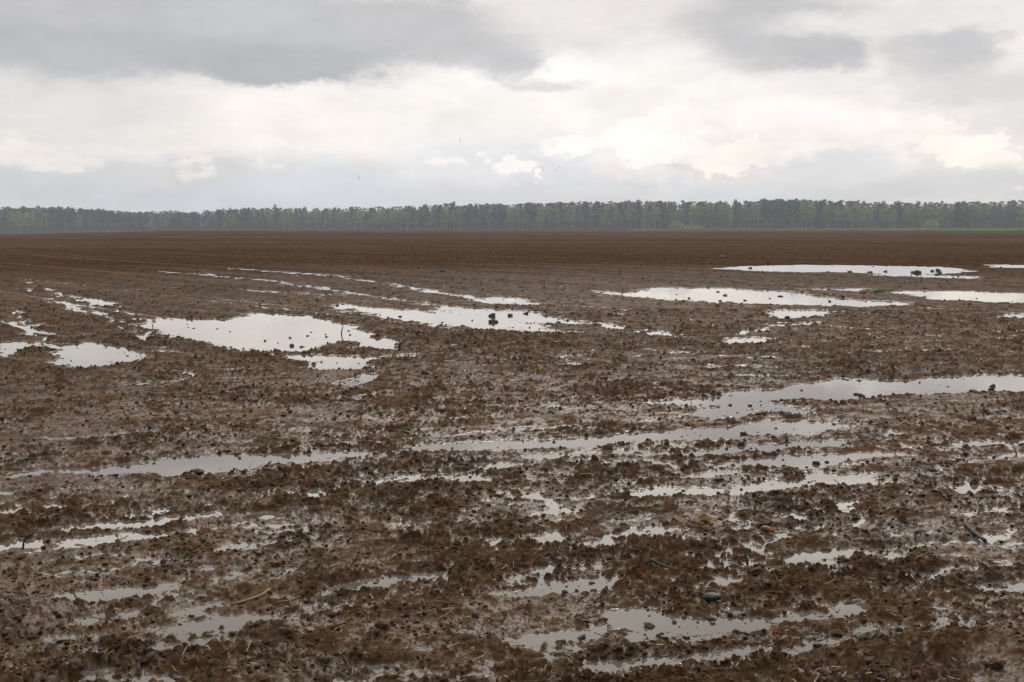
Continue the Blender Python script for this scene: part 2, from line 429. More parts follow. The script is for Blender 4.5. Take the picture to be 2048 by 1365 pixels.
HA = R(19)                                             # rows of the headland
FB = math.atan2(-0.78, 0.62)                           # rows of the field beyond
MOUNDS = [(*gp(45, 1235), 0.20, 0.075), (*gp(560, 1265), 0.10, 0.03), (*gp(730, 825), 0.35, 0.05), (*gp(610, 1290), .12, .03), (*gp(1850, 1320), .2, .035), (*gp(520, 1360), .2, .03)]
def height(x, y, sp=0.004, rel_out=False):
    """height of the mud above the water level (m); sp = spacing of the sample points"""
    sp = np.broadcast_to(np.asarray(sp, np.float32), x.shape)
    D = np.hypot(x, y)
    w1 = vnoise(x / 3.5, y / 3.5, 50) * 0.16 + vnoise(x / 0.7, y / 0.7, 51) * 0.05
    # which side of the headland edge
    edge = y - (15.9 + 0.42 * x) + w1 * 1.5
    far = sstep(edge, -0.7, 0.7)
    sh = -math.sin(HA) * x + math.cos(HA) * y + w1 * 0.5
    sf = -math.sin(FB) * x + math.cos(FB) * y + w1 * 0.5
    def furrow(q, step, wid):
        q = (q / step + 0.5) % 1.0 - 0.5
        return np.exp(-(q * step / wid) ** 2)
    brk = 0.75 + 0.6 * vnoise(x / 1.6, y / 1.6, 52)
    rh = 0.35 + 0.35 * np.cos(sh * 2 * math.pi / 0.40) - 1.5 * furrow(sh, 0.80, 0.075) * brk
    rf = 0.4 + 0.5 * np.cos(sf * 2 * math.pi / 0.75) - (1.8 + 1.6 * sstep(-x, -4, 4)) * (furrow(sf, 2.7, 0.11) + 0.7 * furrow(sf - 0.5, 5.4, 0.13)) * brk
    row = (rh * (1 - far) + rf * far).astype(np.float32)
    t = puddle_field(x, y)
    near = 1 - sstep(D, 8.5, 13.0)
    # gentle swells; the near ground lies lower and wetter
    low = fbm(x, y, 1.7, 3, 60, sp)
    al = math.cos(HA) * x + math.sin(HA) * y
    streak = fbm(al * 0.30, sh, 0.22, 5, 64, sp * 0.8, 0.62)
    base = 0.031 - 0.0105 * near + 0.0025 * low + 0.004 * far + (0.0065 + 0.004 * far) * row
    rgh = np.clip(0.72 + 0.14 * sstep(D, 10, 15) + (0.55 - 0.25 * sstep(D, 10, 15)) * fbm(x, y, 0.9, 3, 70, sp) + 0.25 * row, 0.5, 1.3)
    # clods
    wx = x + 0.020 * vnoise(x / 0.05, y / 0.05, 80) * fade(0.05, sp) + 0.03 * vnoise(x / 0.13, y / 0.13, 82)
    wy = y + 0.020 * vnoise(x / 0.05, y / 0.05, 81) * fade(0.05, sp) + 0.03 * vnoise(x / 0.13, y / 0.13, 83)
    v2 = 0.011 * vnoise(x / 0.021, y / 0.021, 84) * fade(0.021, sp)
    wx = wx + v2; wy = wy - v2
    L1 = lumps(wx, wy, 0.105, 90, 0.12, 0.42, 0.45) * 0.105 * 0.60 * fade(0.075, sp)
    L2 = lumps(wx * 1.02, wy, 0.052, 95, 0.2, 0.52, 0.72) * 0.052 * 0.75 * fade(0.036, sp)
    L3 = lumps(wx, wy * 1.03, 0.026, 99, 0.2, 0.55, 0.8) * 0.026 * 0.85 * fade(0.018, sp)
    L4 = lumps(wx, wy * 1.01, 0.0155, 103, 0.2, 0.55, 0.8) * 0.0155 * 0.80 * fade(0.011, sp)
    f = fbm(al * 0.7, sh, 0.13, 5, 110, sp, 0.65) * 0.010
    rdg = 1 - 2.2 * np.abs(fbm(wx, wy, 0.10, 5, 140, sp, 0.65))
    g = fbm(wx, wy, 0.032, 4, 120, sp, 0.7) * 0.008 + rdg * 0.006
    L3 = L3 + L4
    rel = L1 * np.clip(rgh * 1.3 - 0.45, 0, 1.0) + L2 * np.clip(rgh * 1.25 - 0.15, 0.1, 1.2) * (1 + .35 * sstep(D, 9, 16)) + L3 * rgh * (1 + .5 * sstep(D, 9, 16)) + f * np.clip(rgh + .2, 0, 1) + g * rgh - 0.012
    farfade = 1 + 0.45 * sstep(D, 10, 18) + 0.25 * sstep(D, 18, 45)
    rel = rel * farfade
    tc_ = np.clip(t, 0, 1.1)
    for mx, my, mr, mh in MOUNDS:
        base = base + mh * np.exp(-((x - mx) ** 2 + ((y - my) * 1.3) ** 2) / (mr * mr)).astype(np.float32)
    h = base * (1 - tc_) - 0.024 * tc_ + rel * (1 - 0.72 * sstep(tc_, 0.35, 1.0)) + streak * 0.0105 * (1 - (0.3 + 0.3 * sstep(D, 8, 10)) * sstep(tc_, 0.5, 1.0))
    # a few broken lines of standing water between rows, measured ones come from t
    far2 = sstep(D, 60, 110)
    h = h * (1 - far2) + (0.05 + 0.03 * low) * far2
    h = h + sstep(D, 130, 200) * (fbm(x / 6.0, y, 40.0, 3, 130, sp * 0.2) * 0.05)
    h = np.maximum(h, -0.05)
    out = (h + land(x, y)).astype(np.float32)
    if rel_out: return out, rel.astype(np.float32)
    return out

# ------------------------------------------------------------------ ground sheet: rings round the standpoint, finest where the photograph looks
A_IN, A_STEP = 29.0, 0.045
dense = np.arange(-A_IN, A_IN + 1e-6, A_STEP)
coarse = np.concatenate([A_IN + np.cumsum(np.geomspace(0.06, 3.0, 40))])
coarse = coarse[coarse < 175]
rest = np.linspace(coarse[-1], 360 - coarse[-1], max(3, int((360 - 2 * coarse[-1]) / 3.0)))[1:-1]
ang = np.concatenate([dense, coarse, rest, 360 - coarse[::-1]])
dA = np.abs(np.roll(ang, -1) - ang); dA = np.minimum(dA, 360 - dA)
dA = np.maximum(dA, np.roll(dA, 1))
rad = [0.3]
while rad[-1] < 1480:
    r = rad[-1]
    k = 0.05 if r < 2.2 else 0.006 if r < 3.5 else 0.00165 if r < 24 else 0.0022 if r < 48 else 0.006 if r < 140 else 0.02
    rad.append(r * (1 + k))
rad = np.array(rad)
dR = np.gradient(rad)
AA, RR = np.meshgrid(np.radians(ang), rad)
X = (np.sin(AA) * RR); Y = (np.cos(AA) * RR)
# sampling distance: the coarser of the two directions, less strict in depth far away
SPg = np.maximum(np.radians(dA)[None, :] * RR, dR[:, None] * 0.45)
Z = np.empty(X.shape, np.float32); RL = np.empty(X.shape, np.float32)
CH = 128
for i in range(0, X.shape[0], CH):
    Z[i:i + CH], RL[i:i + CH] = height(X[i:i + CH], Y[i:i + CH], SPg[i:i + CH], True)
nr, na = X.shape
V = np.stack([X, Y, Z], -1).reshape(-1, 3)
ii = np.arange(nr - 1)[:, None] * na; jj = np.arange(na)[None, :]; jn = (jj + 1) % na
F = np.stack([ii + jj, ii + na + jj, ii + na + jn, ii + jn], -1).reshape(-1, 4)
# a cap under the standpoint
V = np.concatenate([V, [[0, 0, 0.02]]]); ctr = len(V) - 1
j = np.arange(na)
capf = np.stack([np.full(na, ctr), j, (j + 1) % na, (j + 1) % na], -1)

mud, t, b = material('wet_mud', 0.6)
geo = t.node('ShaderNodeNewGeometry')
pos = geo.outputs['Position']
sx = t.node('ShaderNodeSeparateXYZ'); t.l.new(pos, sx.inputs[0])
dist = t.vec('LENGTH', t.vec('MULTIPLY', pos, (1, 1, 0)))
big = t.noise(t.vec('MULTIPLY', pos, (0.35, 1.0, 0)), 0.22, 4, 0.55)
mid_ = t.noise(pos, 2.2, 5, 0.6)
sm = t.noise(pos, 28, 5, 0.65)
c = t.mix(t.ramp(mid_, 0.35, 0.65), (0.030, 0.0170, 0.0086), (0.074, 0.0425, 0.022))
c = t.mix(t.ramp(sm, 0.45, 0.68, 0, 0.8), c, (0.135, 0.086, 0.050))
red = t.noise(pos, 0.13, 3, 0.5)
c = t.mix(t.ramp(red, 0.52, 0.68, 0, 0.6), c, (0.070, 0.034, 0.019))
c = t.mix(t.ramp(big, 0.40, 0.62, 0, 0.4), c, (0.030, 0.018, 0.010))
bandn = t.noise(t.vec('MULTIPLY', pos, (0.25, 1.0, 0)), 0.035, 6, 0.65)
band = t.mix(t.ramp(bandn, 0.4, 0.6), (0.052, 0.031, 0.018), (0.120, 0.075, 0.046))
c = t.mix(t.ramp(dist, 55, 150, 0, 0.65), c, band)
rot = t.node('ShaderNodeVectorRotate', rotation_type='Z_AXIS'); t.l.new(pos, rot.inputs['Vector']); rot.inputs['Angle'].default_value = -math.atan2(-0.78, 0.62)
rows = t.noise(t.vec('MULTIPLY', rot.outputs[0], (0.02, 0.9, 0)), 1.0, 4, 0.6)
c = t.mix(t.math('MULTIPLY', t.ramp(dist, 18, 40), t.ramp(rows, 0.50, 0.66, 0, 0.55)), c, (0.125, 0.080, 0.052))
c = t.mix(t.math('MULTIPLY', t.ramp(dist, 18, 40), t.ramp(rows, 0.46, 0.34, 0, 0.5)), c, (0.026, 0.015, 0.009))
sp2 = t.noise(t.vec('MULTIPLY', pos, (1, 0.25, 0)), 3.5, 5, 0.7)
c = t.mix(t.math('MULTIPLY', t.ramp(dist, 20, 60), t.ramp(sp2, 0.45, 0.62, 0, 0.8)), c, (0.024, 0.014, 0.008))
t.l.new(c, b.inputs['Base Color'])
# wet film: on everything close to the water level, and in the hollows between the clods
att = t.node('ShaderNodeAttribute', attribute_name='relief').outputs['Fac']
wet1 = t.ramp(t.math('ADD', sx.outputs[2], t.math('MULTIPLY', t.math('SUBTRACT', mid_, 0.5), 0.02)), 0.0, 0.012, 1.0, 0.0)
patch = t.noise(t.vec('MULTIPLY', pos, (1, 1.6, 0)), 1.7, 5, 0.65)
wet2 = t.math('MULTIPLY', t.ramp(t.math('ADD', att, t.math('MULTIPLY', t.math('SUBTRACT', sm, 0.5), 0.02)), -0.012, 0.003, 1.0, 0.0), t.math('MULTIPLY', t.ramp(patch, 0.36, 0.58, 0.36, 0.85), t.ramp(dist, 7, 17, 1.0, 0.32)))
wet = t.math('MAXIMUM', wet1, wet2)
wet = t.math('MULTIPLY', wet, t.ramp(dist, 18, 55, 1.0, 0.0))
rg = t.ramp(wet, 0, 1, 0.75, 0.25, smooth=False)
rg = t.math('ADD', rg, t.math('MULTIPLY', t.math('SUBTRACT', sm, 0.5), 0.3))
t.l.new(rg, b.inputs['Roughness'])
b.inputs['IOR'].default_value = 1.4
b.inputs['Specular Tint'].default_value = (1.0, 0.82, 0.68, 1)
t.l.new(t.math('MAXIMUM', t.ramp(wet, 0, 1, 0.0, 0.38, smooth=False), t.ramp(dist, 8, 30, 0.04, 0.0)), b.inputs['Specular IOR Level'])
bn = t.node('ShaderNodeBump'); bn.inputs['Distance'].default_value = 0.006
t.l.new(t.ramp(dist, 6, 60, 0.55, 0.1), bn.inputs['Strength'])
t.l.new(t.noise(pos, 90, 5, 0.7), bn.inputs['Height'])
t.l.new(bn.outputs[0], b.inputs['Normal'])

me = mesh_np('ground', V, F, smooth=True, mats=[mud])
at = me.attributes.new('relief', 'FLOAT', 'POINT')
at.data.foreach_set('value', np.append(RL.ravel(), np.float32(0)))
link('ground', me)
tag(bpy.data.objects['ground'], kind='structure')
del V, F, X, Y, Z, AA, RR
# cap
cv = [(math.sin(math.radians(a)) * 0.32, math.cos(math.radians(a)) * 0.32, 0.022) for a in range(0, 360, 12)]
# (kept small: it only closes the hole under the standpoint)
me = mesh_np('ground_patch', np.array(cv + [(0, 0, 0.024)]), np.array([(30, (k + 1) % 30, k) for k in range(30)]), mats=[mud])
tag(link('ground_patch', me), kind='structure')

# ------------------------------------------------------------------ water
wm, t, b = material('puddle_water', 0.02, (0.20, 0.185, 0.165))
b.inputs['IOR'].default_value = 1.5
b.inputs['Metallic'].default_value = 0.55
b.inputs['Specular Tint'].default_value = (1.0, 0.96, 0.92, 1)
pos = t.node('ShaderNodeNewGeometry').outputs['Position']
bn = t.node('ShaderNodeBump'); bn.inputs['Distance'].default_value = 0.002; bn.inputs['Strength'].default_value = 0.03
t.l.new(t.noise(t.vec('MULTIPLY', pos, (1, 3, 1)), 5, 3, 0.5), bn.inputs['Height']); t.l.new(bn.outputs[0], b.inputs['Normal'])
gx = np.linspace(-75, 75, 31); gy = np.linspace(1.5, 118, 31)
GX, GY = np.meshgrid(gx, gy)
V = np.stack([GX, GY, np.zeros_like(GX)], -1).reshape(-1, 3)
q = np.arange(30)[:, None] * 31 + np.arange(30)[None]
F = np.stack([q, q + 1, q + 32, q + 31], -1).reshape(-1, 4)
tag(link('water', mesh_np('water', V, F, mats=[wm])), kind='structure')

# ------------------------------------------------------------------ green field below the wood
gm, t, b = material('young_grass', 1.0)
b.inputs['Specular IOR Level'].default_value = 0.0
pos = t.node('ShaderNodeNewGeometry').outputs['Position']
t.l.new(t.mix(t.ramp(t.noise(pos, 0.03, 4), 0.35, 0.65), (0.040, 0.095, 0.010), (0.070, 0.140, 0.018)), b.inputs['Base Color'])
def strip(x0, x1, d0a, d0b, d1, n=60, m=10):
    xs = np.linspace(x0, x1, n)
    Vs = []
    for k, xx in enumerate(xs):
        a = math.atan((xx - 1024) / FPX); tt = k / (n - 1)
        dd0 = d0a + (d0b - d0a) * tt
        for i in range(m):
            d = dd0 + (d1 - dd0) * i / (m - 1)
            Vs.append((math.sin(a) * d, math.cos(a) * d))
    Vs = np.array(Vs)
    z = height(Vs[:, 0], Vs[:, 1], 5.0) + 0.30
    z[np.arange(n) * m] -= 0.9          # the near edge goes down into the soil
    q = (np.arange(n - 1)[:, None] * m + np.arange(m - 1)[None]).ravel()
    return np.column_stack([Vs, z]), np.stack([q, q + 1, q + m + 1, q + m], -1)
V1, F1 = strip(1250, 2500, 780, 400, 900)
V2, F2 = strip(-300, 190, 400, 900, 980)
tag(link('grass_field', mesh_np('grass_field', np.concatenate([V1, V2]), np.concatenate([F1, F2 + len(V1)]), mats=[gm])), kind='structure')

# ------------------------------------------------------------------ the wood: a few kinds of tree, copied
needle = speckled('pine_needles', (0.020, 0.050, 0.034), (0.050, 0.095, 0.055), 0.5, 0.7)
spring = speckled('spring_leaves', (0.16, 0.20, 0.06), (0.30, 0.33, 0.11), 0.4, 0.7)
twig = speckled('bare_twigs', (0.090, 0.078, 0.080), (0.160, 0.140, 0.140), 0.5, 0.8)
_t = NT(spring.node_tree); _b = spring.node_tree.nodes['Principled BSDF']; _c = _b.inputs['Base Color'].links[0].from_socket
_tr = _t.node('ShaderNodeBsdfTranslucent'); _t.l.new(_c, _tr.inputs[0])
_mx = _t.node('ShaderNodeMixShader'); _mx.inputs[0].default_value = 0.45
_t.l.new(_b.outputs[0], _mx.inputs[1]); _t.l.new(_tr.outputs[0], _mx.inputs[2]); _t.l.new(_mx.outputs[0], spring.node_tree.nodes['Material Output'].inputs[0])
bark_g = speckled('grey_bark', (0.090, 0.075, 0.065), (0.16, 0.135, 0.12), 0.8, 0.85)
bark_b = speckled('birch_bark', (0.15, 0.135, 0.125), (0.34, 0.31, 0.28), 0.9, 0.7)

def tube(pts, rads, n=6):
    """a tapered limb along points"""
    V = []; F = []
    pts = [Vector(p) for p in pts]
    for i, p in enumerate(pts):
        d = (pts[min(i + 1, len(pts) - 1)] - pts[max(i - 1, 0)]).normalized()
        u = d.cross(Vector((0.31, 0.95, 0.1))).normalized(); v = d.cross(u)
        for k in range(n):
            a = 2 * math.pi * k / n
            V.append(p + (u * math.cos(a) + v * math.sin(a)) * rads[i])
        if i:
            for k in range(n):
                a0 = (i - 1) * n + k; a1 = (i - 1) * n + (k + 1) % n
                F.append((a0, a1, a1 + n, a0 + n))
    V.append(pts[-1]); e = len(V) - 1; s0 = (len(pts) - 1) * n
    for k in range(n): F.append((s0 + k, s0 + (k + 1) % n, e, e))
    return V, F
def merge(parts):
    V = []; F = []
    for v, f in parts:
        o = len(V); V += list(v); F += [tuple(i + o for i in q) for q in f]
    return V, F
def pymesh(name, V, F, mats, smooth=False, midx=None):
    me = bpy.data.meshes.new(name)
    me.from_pydata([tuple(v) for v in V], [], [tuple(dict.fromkeys(f)) for f in F])
    for m in mats: me.materials.append(m)
    if smooth: me.polygons.foreach_set('use_smooth', np.ones(len(F), bool))
    if midx: me.polygons.foreach_set('material_index', midx)
    me.update(); return me
def quads_at(C, size, r, flat=0.5):
    """leaf clumps: one small tilted quad at each point"""
    n = len(C)
    nrm = r.normal(size=(n, 3)); nrm[:, 2] *= flat; nrm /= np.linalg.norm(nrm, axis=1)[:, None]
    u = np.cross(nrm, r.normal(size=(n, 3))); u /= np.linalg.norm(u, axis=1)[:, None]
    v = np.cross(nrm, u)
    s = (size * r.uniform(0.6, 1.3, n))[:, None]
    q = [C + u * s + v * s * 0.6, C - u * s * 0.7 + v * s, C - u * s - v * s * 0.7, C + u * s * 0.6 - v * s]
    V = np.stack(q, 1).reshape(-1, 3)
    F = np.arange(4 * n).reshape(-1, 4)
    return V, F
def twigs_at(C, D, L, wd, r):
    n = len(C)
    u = np.cross(D, r.normal(size=(n, 3))); u /= np.linalg.norm(u, axis=1)[:, None]
    E = C + D * L[:, None]
    V = np.stack([C - u * wd, C + u * wd, E + u * wd * .4, E - u * wd * .4], 1).reshape(-1, 3)
    return V, np.arange(4 * n).reshape(-1, 4)

def tree_geo(kind, seed, lod=1.0):
    """unit data for one tree 20 m tall: (trunk V,F), (crown V,F)"""
    r = np.random.default_rng(seed)
    H = 20.0
    lean = r.normal(0, 0.25, 2)
    path = [(lean[0] * t * t + 0.12 * math.sin(t * 5 + seed), lean[1] * t * t, H * t) for t in (0, .2, .4, .6, .8, .97)]
    rb = 0.24 if kind != 'birch' else 0.19
    rd = [rb * k for k in (1.15, .9, .75, .55, .32, .08)]
    parts = [tube(path, rd, 6 if lod >= 1 else 4)]
    cen = []
    nb = int({'pine': 26, 'spruce': 46, 'birch': 52, 'bare': 50}[kind] * (1 if lod >= 1 else 0.5))
    z0 = {'pine': 0.50, 'spruce': 0.16, 'birch': 0.36, 'bare': 0.26}[kind]
    tw = []
    for i in range(nb):
        f = z0 + (0.98 - z0) * (i + r.uniform(0, 1)) / nb
        q = (f - z0) / (0.98 - z0)
        if kind == 'pine': rl = 2.5 * math.sqrt(max(0.05, 1 - (q * 1.25 - 0.35) ** 2)) * r.uniform(.5, 1.15)
        elif kind == 'spruce': rl = (2.5 * (1 - q) ** 0.8 + 0.25) * r.uniform(.7, 1.1)
        elif kind == 'birch': rl = 2.2 * math.sqrt(max(0.04, 1 - (q * 1.4 - 0.5) ** 2)) * r.uniform(.5, 1.1)
        else: rl = 2.1 * math.sqrt(max(0.04, 1 - (q * 1.4 - 0.5) ** 2)) * r.uniform(.5, 1.1)
        if kind != 'spruce': rl *= min(1.0, 0.12 + (1 - q) * 2.0)
        a = r.uniform(0, 2 * math.pi)
        up = {'pine': .25, 'spruce': -.25, 'birch': .9, 'bare': 1.0}[kind]
        b0 = np.array([lean[0] * f * f, lean[1] * f * f, H * f - (0.5 if up > .5 else 0)])
        d = np.array([math.cos(a), math.sin(a), up])
        b1 = b0 + d * rl
        b1[2] = min(b1[2], H * 1.01)
        if lod >= 1 and rl > 0.8: parts.append(tube([b0, (b0 + b1) / 2 + np.array([0, 0, .1]), b1], [.06, .04, .015], 3))
        m = int({'pine': 13, 'spruce': 9, 'birch': 7, 'bare': 8}[kind] * (1 if lod >= 1 else 0.45))
        tt = r.uniform(.25, 1.05, m)[:, None]
        P_ = b0 + (b1 - b0) * tt + r.normal(size=(m, 3)) * {'pine': .5, 'spruce': .28, 'birch': .45, 'bare': .35}[kind]
        cen.append(P_)
        tw.append(np.tile(d / np.linalg.norm(d), (m, 1)) + r.normal(size=(m, 3)) * 0.5)
    C = np.concatenate(cen); Dv = np.concatenate(tw); Dv /= np.linalg.norm(Dv, axis=1)[:, None]
    if kind != 'spruce': C[:, 2] -= 0.16 * (C[:, 0] ** 2 + C[:, 1] ** 2)
    C[:, 2] = np.maximum(C[:, 2], 1.0)
    k = 1 if lod >= 1 else 1.5
    if kind in ('pine', 'spruce'): crown = quads_at(C, 0.30 * k, r)
    elif kind == 'birch':
        a_ = quads_at(C, 0.28 * k, r); b_ = twigs_at(C, Dv, r.uniform(.5, 1.4, len(C)), 0.022, r)
        crown = (np.concatenate([a_[0], b_[0]]), np.concatenate([a_[1], b_[1] + len(a_[0])]))
    else:
        C2 = np.concatenate([C, C]); D2 = np.concatenate([Dv, Dv[::-1]])
        crown = twigs_at(C2, D2, r.uniform(.8, 2.0, len(C2)) , 0.032 * k, r)
    return merge(parts), crown, {'pine': needle, 'spruce': needle, 'birch': spring, 'bare': twig}[kind], (bark_b if kind == 'birch' else bark_g)

def ytop(x):
    return np.interp(x, [-300,0,100,190,250,400,450,550,650,750,850,905,915,1000,1050,1190,1290,1380,1450,1530,1640,1740,1840,1900,2048,2400],
                        [420,420,418,422,426,426,421,417,418,416,413,407,411,410,407,405,404,406,405,402,404,408,409,409,407,407])
def treed(x): return np.interp(x, [-300, 0, 350, 700, 1200, 2048, 2400], [985, 985, 950, 905, 870, 840, 840])
def place(xpix, D):
    a = math.atan((xpix - 1024) / FPX)
    x, y = math.sin(a) * D, math.cos(a) * D
    z = float(height(np.array([x]), np.array([y]), 5.0)[0])
    return x, y, z

kinds = ['pine', 'spruce', 'birch', 'bare']
PR = {}
meshes = {}
for k in kinds:
    for s in range(5):
        (tv, tf), (cv_, cf), cm, bm_ = tree_geo(k, 100 + s * 7 + kinds.index(k) * 31)
        meshes[(k, s)] = (pymesh('trunk', tv, tf, [bm_], smooth=True), mesh_np('crown', cv_, cf, mats=[cm]))
def kind_at(x, r):
    """share of kinds along the treeline"""
    dark = np.interp(x, [0, 150, 210, 260, 290, 480, 560, 800, 900, 1100, 1300, 1500, 1560, 1700, 1760, 2048], [.55, .8, .9, .9, .6, .5, .3, .35, .45, .45, .4, .45, .7, .35, .25, .22])
    birch = np.interp(x, [0, 150, 210, 300, 400, 520, 600, 760, 850, 900, 1100, 1300, 1500, 1600, 1800, 2048], [.3, .12, .04, .15, .3, .3, .5, .5, .3, .3, .35, .4, .35, .35, .5, .45])
    q = r.random()
    if q < dark: return 'pine' if r.random() < .7 else 'spruce'
    if q < dark + birch: return 'birch'
    return 'bare'
NAMES = {'pine': 'pine_tree', 'spruce': 'spruce_tree', 'birch': 'birch_tree', 'bare': 'bare_tree'}
DESC = {'pine': 'dark green round-crowned pine', 'spruce': 'dark pointed spruce', 'birch': 'slender pale-trunked birch in yellow-green leaf', 'bare': 'leafless grey-brown tree'}
STRETCH = [(170, 'in the treeline at the far left edge'), (430, 'in the low dip of the treeline left of centre'), (700, 'in the treeline between the dip and the centre'),
           (1000, 'in the treeline just left of the middle'), (1300, 'in the treeline just right of the middle'), (1650, 'in the tallest stretch of the treeline, right of middle'), (9999, 'in the treeline at the far right end')]
r = np.random.default_rng(5)
def add_tree(kind, xp, D, htop, label, group, var, wide=1.0):
    x, y, z = place(xp, D)
    H = (HORIZ - htop) / FPX * D + CAM_H - z
    root = empty(NAMES[kind], (x, y, z - 0.1), r.uniform(0, 6.28))
    k = H / 20.0
    root.scale = (k * wide, k * wide, k)
    tag(root, label, 'tree', group)
    tm, cm = meshes[(kind, var)]
    link('trunk', tm, root); link('crown', cm, root)
    return root
N_FRONT = 286
xs = np.sort(np.concatenate([r.uniform(-30, 2078, N_FRONT // 2), np.linspace(-30, 2078, N_FRONT - N_FRONT // 2)]) + r.uniform(-6, 6, N_FRONT))
jag = r.normal(0.5, 1.6, N_FRONT)
for i, xp in enumerate(xs):
    k = kind_at(xp, r)
    top = ytop(xp) + jag[i] + {'pine': 0, 'spruce': 0.5, 'birch': 8.5, 'bare': 7.5}[k]
    if r.random() < 0.25: top += r.uniform(2, 12)
    D = treed(xp) + (r.uniform(0, 8) if k in ('birch', 'bare') else r.uniform(8, 26))
    st = next(s for lim, s in STRETCH if xp < lim)
    add_tree(k, xp, D, top, DESC[k] + ' ' + st, f'{k} trees {st}', int(r.integers(5)), r.uniform(1.1, 2.6))
add_tree('spruce', 908, 893, 403, 'tallest dark spruce poking above the treeline left of the middle', None, 1, 1.2)
add_tree('pine', 1526, 852, 399, 'tallest dark pine in the treeline, right of the middle', None, 2, 1.2)
add_tree('pine', 951, 888, 408, 'round-topped dark pine standing alone above the treeline near the middle', None, 3, 0.9)
# yellow-green bushes at the foot of the wood
def bush(xp, D, wm_, hm, label):
    rr = np.random.default_rng(int(xp))
    n = 420
    U = rr.normal(size=(n, 3)); U /= np.linalg.norm(U, axis=1)[:, None]
    U *= (rr.uniform(0.3, 1, n) ** 0.5)[:, None]
    C = U * np.array([wm_ / 2, wm_ / 2.4, hm / 2]) + np.array([0, 0, hm * .55]); C[:, 2] = np.abs(C[:, 2])
    x, y, z = place(xp, D)
    root = tag(empty('bush', (x, y, z)), label, 'bush', 'bushes at the foot of the wood')
    st = merge([tube([(0, 0, -.1), (math.cos(a) * wm_ * .15, math.sin(a) * wm_ * .15, hm * .4), (math.cos(a) * wm_ * .3, math.sin(a) * wm_ * .3, hm * .8)], [.1, .06, .02], 4) for a in (0, 1.3, 2.5, 3.8, 5.1)])
    link('stem', pymesh('stem', *st, [bark_g]), root)
    link('foliage', mesh_np('foliage', *quads_at(C, .35, rr), mats=[spring]), root)
bush(1352, 850, 11, 6, 'low yellow-green bush at the foot of the wood where the green field begins')
bush(1860, 826, 10, 6.5, 'low brownish-green bush at the foot of the wood on the right')
bush(1385, 850, 14, 3, 'flat pale green bush beside the bush where the green field begins')

# the rest of the wood behind, one mass
rest_geo = {}
for k in kinds:
    for s in range(4):
        (tv, tf), (cv_, cf), cm, bm_ = tree_geo(k, 500 + s * 5 + kinds.index(k) * 17, lod=0.5)
        tv = np.array([tuple(v) for v in tv]); tf = np.array(tf)
        rest_geo[(k, s)] = (tv, tf, cv_, cf)
MATI = {'pine': 0, 'spruce': 0, 'birch': 1, 'bare': 2}
VV = []; FF = []; MI = []; off = 0
NB = 2600
for i in range(NB):
    xp = r.uniform(-330, 2400); k = kind_at(xp, r)
    dep = r.uniform(10, 90)
    D = treed(xp) + dep
    x, y, z = place(xp, D)
    top = ytop(xp) + r.normal(1.0, 1.8) + {'pine': 0, 'spruce': 1, 'birch': 5, 'bare': 4}[k]
    H = (HORIZ - top) / FPX * D + CAM_H - z
    a = r.uniform(0, 6.28); kk = H / 20
    ca, sa = math.cos(a) * kk * 1.6, math.sin(a) * kk * 1.6
    tv, tf, cv_, cf = rest_geo[(k, int(r.integers(4)))]
    for v, f, m in ((tv, tf, 4 if k == 'birch' else 3), (cv_, cf, MATI[k])):
        o = np.empty(v.shape, np.float32)
        o[:, 0] = v[:, 0] * ca - v[:, 1] * sa + x; o[:, 1] = v[:, 0] * sa + v[:, 1] * ca + y; o[:, 2] = v[:, 2] * kk + z
        VV.append(o); FF.append(f + off); MI.append(np.full(len(f), m)); off += len(v)
# undergrowth and saplings between the trunks
n = 150000
xp = r.uniform(-330, 2400, n); dd = treed(xp) + r.uniform(9, 80, n)
aa = np.arctan((xp - 1024) / FPX)
gx_, gy_ = np.sin(aa) * dd, np.cos(aa) * dd
gz_ = height(gx_, gy_, 5.0)
C = np.column_stack([gx_, gy_, gz_ + r.uniform(0, 1, n) ** 1.9 * 13 - 1.0])
Dv = r.normal(size=(n, 3)) * .35 + np.array([0, 0, 1]); Dv /= np.linalg.norm(Dv, axis=1)[:, None]
tv, tf = twigs_at(C, Dv, r.uniform(1.5, 4, n), 0.14, r)
VV.append(tv.astype(np.float32)); FF.append(tf + off); MI.append(np.full(len(tf), 2)); off += len(tv)
FFa = np.concatenate([np.asarray(f, np.int64) for f in FF])
me = mesh_np('woodland', np.concatenate(VV), FFa, mats=[needle, spring, twig, bark_g, bark_b], midx=np.concatenate(MI))
me.validate()
tag(link('woodland', me), 'mixed wood of pines, birches and bare trees massed behind the front row of the treeline', 'woodland', kind='stuff')

# ------------------------------------------------------------------ haze
hz, t, b = material('haze')
hz.node_tree.nodes.remove(b)
pv = t.node('ShaderNodeVolumePrincipled')
pv.inputs['Color'].default_value = (0.78, 0.87, 1.0, 1)
pv.inputs['Density'].default_value = 0.00031
pv.inputs['Anisotropy'].default_value = 0.0
t.l.new(pv.outputs[0], hz.node_tree.nodes['Material Output'].inputs['Volume'])
hz.cycles.homogeneous_volume = True
bm = bmesh.new(); bmesh.ops.create_cube(bm, size=1.0)
me = bpy.data.meshes.new('haze'); 
for v in bm.verts: v.co = Vector((v.co.x * 3100, v.co.y * 3100, -6.5 + (v.co.z + .5) * 46.5))
bm.to_mesh(me); bm.free(); me.materials.append(hz)
tag(link('haze', me), kind='stuff')

# ------------------------------------------------------------------ things lying on the field
def g1(x, y):
    return float(height(np.array([x]), np.array([y]), 0.004)[0])
def spot(px, py):
    x, y = gp(px, py, 0.02); return x, y, g1(x, y)

